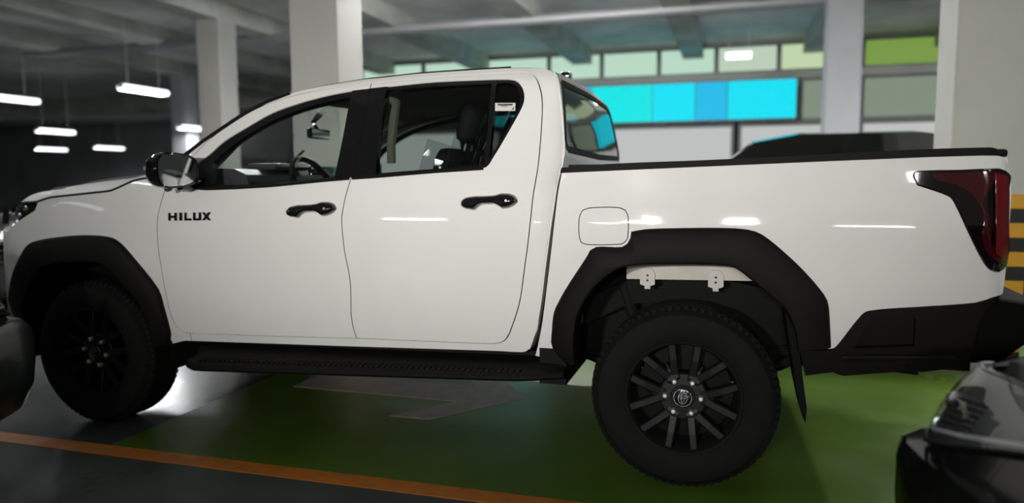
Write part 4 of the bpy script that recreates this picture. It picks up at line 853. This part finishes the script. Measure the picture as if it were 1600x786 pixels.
for a in (0, math.pi, -math.pi/2): MB().tube([(0, .05*math.cos(a), .05*math.sin(a)), (0, .18*math.cos(a), .18*math.sin(a))], .016, 8).build('wheel_spoke', BLACKP, sw, True)
MB().tube([(-.03, 0, 0), (-.25, 0, -.02)], .04, 10).build('steering_column', BLACKP, sw, True)
rv = MB().bevbox(-2.235, -2.20, .79, 1.01, 1.548, 1.612, .014).build('rear_view_mirror', GLOSSB, truck, True)
MB().bevbox(-2.202, -2.198, .80, 1.0, 1.555, 1.605, .001).build('mirror_glass', MIRR, rv)
MB().tube([(-2.22, .9, 1.60), (-2.25, .9, 1.65), (-2.20, .9, 1.70)], [.014, .016, .02], 8).build('mirror_stem', GLOSSB, rv, True)
def grab(y, x0, z0, x1, z1):
    MB().tube([(x0, y, z0), (x0+.02, y+.03, z0+.01), ((x0+x1)/2, y+.045, (z0+z1)/2), (x1-.02, y+.03, z1-.01), (x1, y, z1)], .013, 8).build('grab_handle', LINER, truck, True)
for s in (0, 1):
    f = (lambda y: y) if s == 0 else (lambda y: 2*YC-y)
    # inner pillars
    MB().tube([(-2.42, f(.15), 1.36), (-2.20, f(.20), 1.57), (-2.0, f(.24), 1.68), (-1.8, f(.27), 1.73)], .035, 8).build('inner_pillar', LINER, truck, True)
    MB().tube([(-1.52, f(.09), 1.0), (-1.52, f(.11), 1.3), (-1.52, f(.18), 1.5), (-1.52, f(.25), 1.72)], .055, 8).build('inner_pillar', TRIM, truck, True)
    MB().tube([(-.62, f(.12), .9), (-.64, f(.14), 1.32), (-.68, f(.20), 1.55), (-.72, f(.27), 1.73)], .06, 8).build('inner_pillar', TRIM, truck, True)
    grab(f(.17) if s == 0 else f(.26), -2.32, 1.47, -2.16, 1.585)
    MB().tube([(-1.38, f(.16), 1.38), (-1.375, f(.15), 1.46), (-1.37, f(.18), 1.60), (-1.38, f(.23), 1.67), (-1.44, f(.24), 1.69)], .022, 8).build('grab_handle', LINER, truck, True)
    for (x0, x1) in ((-2.50, -1.57), (-1.48, -.72)):
        ya, yb = sorted((f(.05), f(.09))); MB().bevbox(x0, x1, ya, yb, .55, 1.255, .015).build('door_card', TRIM, truck, True)
def seat(y, x, label=None):
    o = empty('front_seat', (x, y, .52), 0, truck)
    MB().bevbox(-.50, .02, -.25, .25, .18, .36, .05).build('cushion', SEATM, o, True, 60)
    M = Matrix.Translation((.02, 0, .30)) @ Matrix.Rotation(math.radians(17), 4, 'Y')
    MB().bevbox(-.06, .10, -.25, .25, 0, .66, .05, M).build('backrest', SEATM, o, True, 60)
    MB().bevbox(-.03, .07, -.13, .13, .70, .89, .035, M).build('headrest', SEATM, o, True, 60)
    for q in (-.05, .05): MB().tube([M @ Vector((.02, q, .6)), M @ Vector((.02, q, .74))], .007, 6).build('headrest_post', STEEL, o)
    rows = []; rnd = random.Random(int(y*100))      # crumpled protective film
    for i in range(9):
        rows.append([M @ Vector((.112+rnd.uniform(0, .022) if abs(j-6) < 6 else .03, -.27+.54*j/12, .02+.90*i/8-(.03 if abs(j-6) > 4 else 0))) for j in range(13)])
    MB().grid(rows).build('plastic_film', FILM, o)
    rows = []
    for i in range(9):
        rows.append([M @ Vector((-.08-rnd.uniform(0, .02)+.19*j/6, (-.27-rnd.uniform(0, .02)), .02+.66*i/8)) for j in range(7)])
    MB().grid(rows).build('plastic_film', FILM, o)
seat(.53, -1.36); seat(1.27, -1.36)
o = empty('rear_seat', (-.90, .9, .52), 0, truck)
MB().bevbox(-.40, .12, -.68, .68, .16, .34, .05).build('cushion', SEATM, o, True, 60)
M = Matrix.Translation((.08, 0, .30)) @ Matrix.Rotation(math.radians(14), 4, 'Y')
MB().bevbox(-.05, .08, -.68, .68, 0, .60, .05, M).build('backrest', SEATM, o, True, 60)
for y in (-.42, 0, .42): MB().bevbox(-.04, .05, -.13+y, .13+y, .60, .80, .035, M).build('headrest', SEATM, o, True, 60)
# ------------------------------------------------------------------ other vehicles
def simple_wheel(parent, x, y, r, wd, face, rimm):
    M = Matrix.Translation((x, y, r)); t = MB(); w2 = wd/2
    t.lathe([(r*.62, -w2*.9), (r*.68, -w2), (r*.9, -w2), (r*.98, -w2*.8), (r, -w2*.5), (r, w2*.5), (r*.98, w2*.8), (r*.9, w2), (r*.68, w2), (r*.62, w2*.9), (r*.62, -w2*.9)], 36, M)
    o = t.build('wheel', RUBBER, parent, True, 40)
    d = MB(); d.lathe([(.001, face*w2*.55), (r*.15, face*w2*.6), (r*.17, face*w2*.35), (r*.6, face*w2*.3)], 30, M); d.build('wheel_disc', rimm, o, True)
    for k in range(5):
        a = 2*math.pi*k/5; R_ = Matrix.Translation((x, y+face*w2*.62, r)) @ Matrix.Rotation(a, 4, 'Y')
        MB().bevbox(r*.08, r*.6, -.014, .014, -.022, .022, .006, R_).build('spoke', rimm, o)
    return o
def sedan(name, label, X0, Yc, rz, paint, lift=0):
    """low saloon with the middle of its nose at (X0, Yc), pointing along its own -X"""
    root = empty(name, (X0, Yc, 0), rz); tag(root, label, 'car')
    DY = [0, .15, .3, .45, .58, .68, .76, .82, .86, .88, .887]
    DX = [0, .005, .018, .042, .075, .105, .14, .185, .26, .40, .62]
    def wz(z): return .975-.11*max(0, (z-.572)/.248)**1.3
    def xcz(z): return .13+.35*(z-.572)+.5*max(0, z-.78)
    def row(z, xc, w=1.0, k=1.0, tail=4.55):
        h = [(xc+dx*k, dy*w, z) for dy, dx in zip(DY, DX)]+[(1.5, .89*w, z), (3.2, .89*w, z), (tail, .86*w, z), (tail+.15, .6*w, z), (tail+.18, 0, z)]
        return [(a, -b, c) for a, b, c in h[::-1]]+h[1:]
    def part(nm, rows, m): return MB().grid(rows).build(nm, m, root, True, 38)
    # front bumper: lower lip, protruding body, shelf
    part('bumper', [row(.17, .10, .97), row(.20, .055, .98), row(.30, .015), row(.42, -.005), row(.52, -.005), row(.555, .015), row(.575, .06, 1, .95), row(.578, .13, .975, .92)], paint)
    part('body', [row(z, xcz(z), wz(z), .92) for z in (.57, .60, .64, .68, .72, .76, .79, .82)], paint)
    # bonnet: front edge sits a finger behind the body, darker gap between
    rows = []
    for (x, z, wv) in ((.25, .815, .70), (.28, .84, .71), (.45, .885, .72), (.75, .93, .73), (1.15, .975, .74), (1.45, 1.0, .76)):
        rows.append([(x+.09*(abs(t))**2.2*(1 if x < .5 else max(0, 1-(x-.5))), t*wv, z-.035*abs(t)**2.5) for t in [i/8 for i in range(-8, 9)]])
    MB().grid(rows).build('bonnet', mat('matte_bonnet_'+paint.name, tuple(c*1.2+.004 for c in paint.node_tree.nodes['Principled BSDF'].inputs['Base Color'].default_value[:3]), .6, spec=.2), root, True, 40)  # a little paler and rougher than the body paint
    # wings close the gap from body to bonnet
    for s in (-1, 1):
        rows = [[(x, s*.768, .818), (x+.01, s*.76, .85+.03*min(1, x)), (x+.01, s*(.72+.02*x), zt-.035)] for x, zt in ((.55, .90), (.75, .93), (1.15, .975), (1.5, 1.0))]
        MB().grid(rows).build('wing', paint, root, True, 40)
    # cabin
    g = MB(); bot = [(1.4, .74), (4.0, .72)]; 
    rows = [[(1.42, -.76, .98), (1.42, 0, 1.0), (1.42, .76, .98)], [(2.05, -.6, 1.36), (2.02, 0, 1.41), (2.05, .6, 1.36)]]
    g.grid(rows); g.build('windscreen', GLR, root, True)
    MB().grid([[(2.05, -.6, 1.36), (2.02, 0, 1.41), (2.05, .6, 1.36)], [(2.7, -.6, 1.42), (2.7, 0, 1.46), (2.7, .6, 1.42)], [(3.4, -.58, 1.37), (3.4, 0, 1.41), (3.4, .58, 1.37)], [(4.2, -.62, 1.05), (4.25, 0, 1.07), (4.2, .62, 1.05)]]).build('roof', paint, root, True)
    for s in (-1, 1):
        MB().grid([[(1.42, s*.76, .98), (2.05, s*.6, 1.36)], [(2.7, s*.83, .98), (2.7, s*.6, 1.42)], [(3.4, s*.82, .98), (3.4, s*.58, 1.37)], [(4.2, s*.78, .98), (4.2, s*.62, 1.05)]]).build('side_window', GLOSSB, root, True)
        MB().grid([[(1.45, s*.885, .80), (1.45, s*.80, .985)], [(4.3, s*.87, .80), (4.3, s*.78, 1.0)]]).build('door_top', paint, root)
    MB().grid([[(4.2, -.8, 1.02), (4.25, 0, 1.05), (4.2, .8, 1.02)], [(4.72, -.6, .95), (4.74, 0, .97), (4.72, .6, .95)], [(4.74, -.6, .5), (4.76, 0, .5), (4.74, .6, .5)]]).build('boot', paint, root, True)
    MB().box(.5, 4.5, -.7, .7, .2, .5).build('underbody', DARK, root)
    for x in (.98, 3.65):
        for s in (-1, 1): simple_wheel(root, x, s*.76, .325, .21, s, RIM)
    MB().bevbox(.075, .10, -.42, .42, .60, .76, .01).build('grille', GLOSSB, root)
    for k in range(4): MB().bevbox(.062, .08, -.4, .4, .615+.037*k, .625+.037*k, .003).build('grille_slat', BLACKP, root)
    # headlamps: recessed bowl, reflectors and clear lens
    LENS = glass('lens_glass', (.88, .90, .92), 1.55)
    BOWL = mat('lamp_bowl', (.12, .122, .125), .25, metal=.5); 
    for s in (-1, 1):
        ST = [(.45, .042, .69, .755), (.58, .075, .66, .77), (.68, .105, .635, .785), (.76, .14, .61, .80), (.82, .185, .60, .81), (.86, .26, .605, .818), (.88, .40, .64, .825), (.887, .62, .705, .828), (.889, .86, .775, .826)]
        def pt(k, t, o):
            dy, dx, zl, zh = ST[k]; z = zl+(zh-zl)*t; xc = xcz(z)
            nx, ny = (1, .15) if k < 3 else ((.8, .5) if k < 5 else (.15, 1))
            return (xc+dx*.92-o*nx, s*(dy*wz(z)+o*ny), z+o*.2)
        outer = [[pt(k, q/6, .018+.008*math.sin(math.pi*q/6)) for q in range(7)] for k in range(9)]
        inner = [[pt(k, q/6, .008) for q in range(7)] for k in range(9)]
        hl = MB().grid(inner).build('headlamp', BOWL, root, True)
        MB().grid(outer).build('lamp_lens', LENS, hl, True)
        b = [r[0] for r in outer]; MB().tube(b, .006, 6).build('lamp_trim', BLACKP, hl, True)
        b = [r[6] for r in outer]; MB().tube(b, .004, 6).build('lamp_trim', CHROME, hl, True)
        for k, rr in ((3, .026), (5, .036)):
            c = Vector(pt(k, .5, .004)); Mx = Matrix.Translation(c) @ Matrix.Rotation(s*(-.9 if k == 3 else -.25)+(math.pi if s < 0 else 0), 4, 'Z')
            MB().lathe([(.001, .006), (rr*.6, .006), (rr*.85, .002), (rr, -.006)], 20, Mx).build('lamp_projector', GLOSSB if k == 3 else CHROME, hl, True)
        MB().tube([pt(k, .16, .013) for k in range(1, 8)], .006, 6).build('lamp_strip', mat('lamp_strip_white', (.6, .6, .6), .3), hl, True)
        for j in range(6): MB().tube([pt(5, .2+.08*j, .012), pt(6, .2+.08*j, .012)], .003, 5).build('lamp_fin', BLACKP, hl, True)
    for ch in root.children:
        if not ch.name.startswith('wheel'): ch.location.z += lift
    return root
BLKCAR = mat('black_car_paint', (.004, .004, .0045), .2, coat=.25, spec=.3)
GRYCAR = mat('charcoal_car_paint', (.010, .0105, .011), .35, coat=.3)
sedan('parked_car', 'glossy black car with a clear headlamp cut by the right edge', 1.40, -.36, math.radians(-75), BLKCAR)
sedan('parked_car', 'charcoal car whose bumper corner pokes in at the left edge', -2.60, -1.40, math.pi, GRYCAR, .11)
def wagon(name, label, loc, rz, paint, H_=1.7, L=4.6, glassm=None):
    root = empty(name, loc, rz); tag(root, label, 'car'); gm = glassm or GLOSSB
    low = [(0, .35), (.02, .62), (.10, .85), (.25, .95), (1.15, 1.05), (L-.1, 1.08), (L, .9), (L+.02, .45), (L-.1, .3), (.15, .25)]
    rows = []
    for t, k in ((-.92, .93), (-.90, .985), (-.80, 1), (-.4, 1.0), (0, 1.0), (.4, 1.0), (.8, 1), (.90, .985), (.92, .93)):
        inset = .16*max(0, abs(t)-.55)/.37
        rows.append([(q[0]+inset*(1 if q[0] < L/2 else -1), t, .66+(q[1]-.66)*k) for q in low+low[:1]])
    b = MB().grid(rows); n = len(low)
    b.add(rows[0][:-1], [tuple(range(n))]); b.add(rows[-1][:-1], [tuple(range(n))]); b.build('body', paint, root, True, 40)
    up_ = [(1.1, 1.05, .84), (1.85, H_-.06, .66), (2.2, H_, .64), (L-1.0, H_, .64), (L-.45, H_-.08, .66), (L-.28, 1.06, .80)]
    MB().grid([[(x, -w_*.98, z) , (x, -w_*.5, z+(.03 if z > 1.2 else 0)), (x, 0, z+(.04 if z > 1.2 else 0)), (x, w_*.5, z+(.03 if z > 1.2 else 0)), (x, w_*.98, z)] for x, z, w_ in up_[1:5]]).build('roof', paint, root, True, 60)
    MB().grid([[(x, -w_*.98, z), (x, 0, z+(.04 if z > 1.2 else 0)), (x, w_*.98, z)] for x, z, w_ in up_[:2]]).build('windscreen', gm, root, True)
    MB().grid([[(x, -w_*.98, z), (x, 0, z+(.04 if z > 1.2 else 0)), (x, w_*.98, z)] for x, z, w_ in up_[4:]]).build('rear_window', gm, root, True)
    for s in (-1, 1):
        MB().grid([[(1.1, s*.84, 1.05), (1.85, s*.66, H_-.06)], [(2.2, s*.85, 1.06), (2.2, s*.64, H_)], [(L-1.0, s*.85, 1.07), (L-1.0, s*.64, H_)], [(L-.28, s*.80, 1.06), (L-.45, s*.66, H_-.08)]]).build('side_window', gm, root, True)
        MB().bevbox(-.01, .25, s*.86-.10 if s > 0 else -.86-.0, s*.86 if s > 0 else -.76, .68, .84, .03).build('headlamp', mat('far_lamp_lens', (.5, .5, .52), .15, coat=1), root, True)
        MB().bevbox(L-.12, L+.03, s*.88-.14 if s > 0 else -.88, s*.88 if s > 0 else -.74, .75, .98, .02).build('tail_lamp', REDL, root, True)
        for x in (.85, L-.9): simple_wheel(root, x, s*.80, .34, .22, s, STEEL)
        MB().bevbox(1.35, 1.5, s*.95-.10, s*.95+.10, 1.05, 1.18, .03).build('door_mirror', paint, root, True)
    for k in range(5): MB().bevbox(-.02, .05, -.55, .55, .58+.055*k, .60+.055*k, .006).build('grille_slat', STEEL if k == 4 else BLACKP, root)
    return root
DKCAR = mat('dark_suv_paint', (.012, .012, .013), .25, coat=.6)
SILV = mat('silver_car_paint', (.30, .32, .34), .3, metal=.4, coat=.6)
wagon('parked_suv', 'dark sport utility vehicle whose roof shows above the load bed', (-1.5, 4.1, 0), 0, DKCAR, 1.66, 4.1)
wagon('parked_suv', 'dark sport utility vehicle with chrome grille beyond the truck nose', (-6.0, 1.7, 0), math.pi, DKCAR, 1.62)
wagon('parked_suv', 'dark low car parked deep behind the cab of the truck', (-2.2, 8.6, 0), 0, DKCAR, 1.55, 4.4)
wagon('parked_suv', 'silver car deep in the dark end on the left', (-12.0, 10.5, 0), -.3, SILV, 1.5)
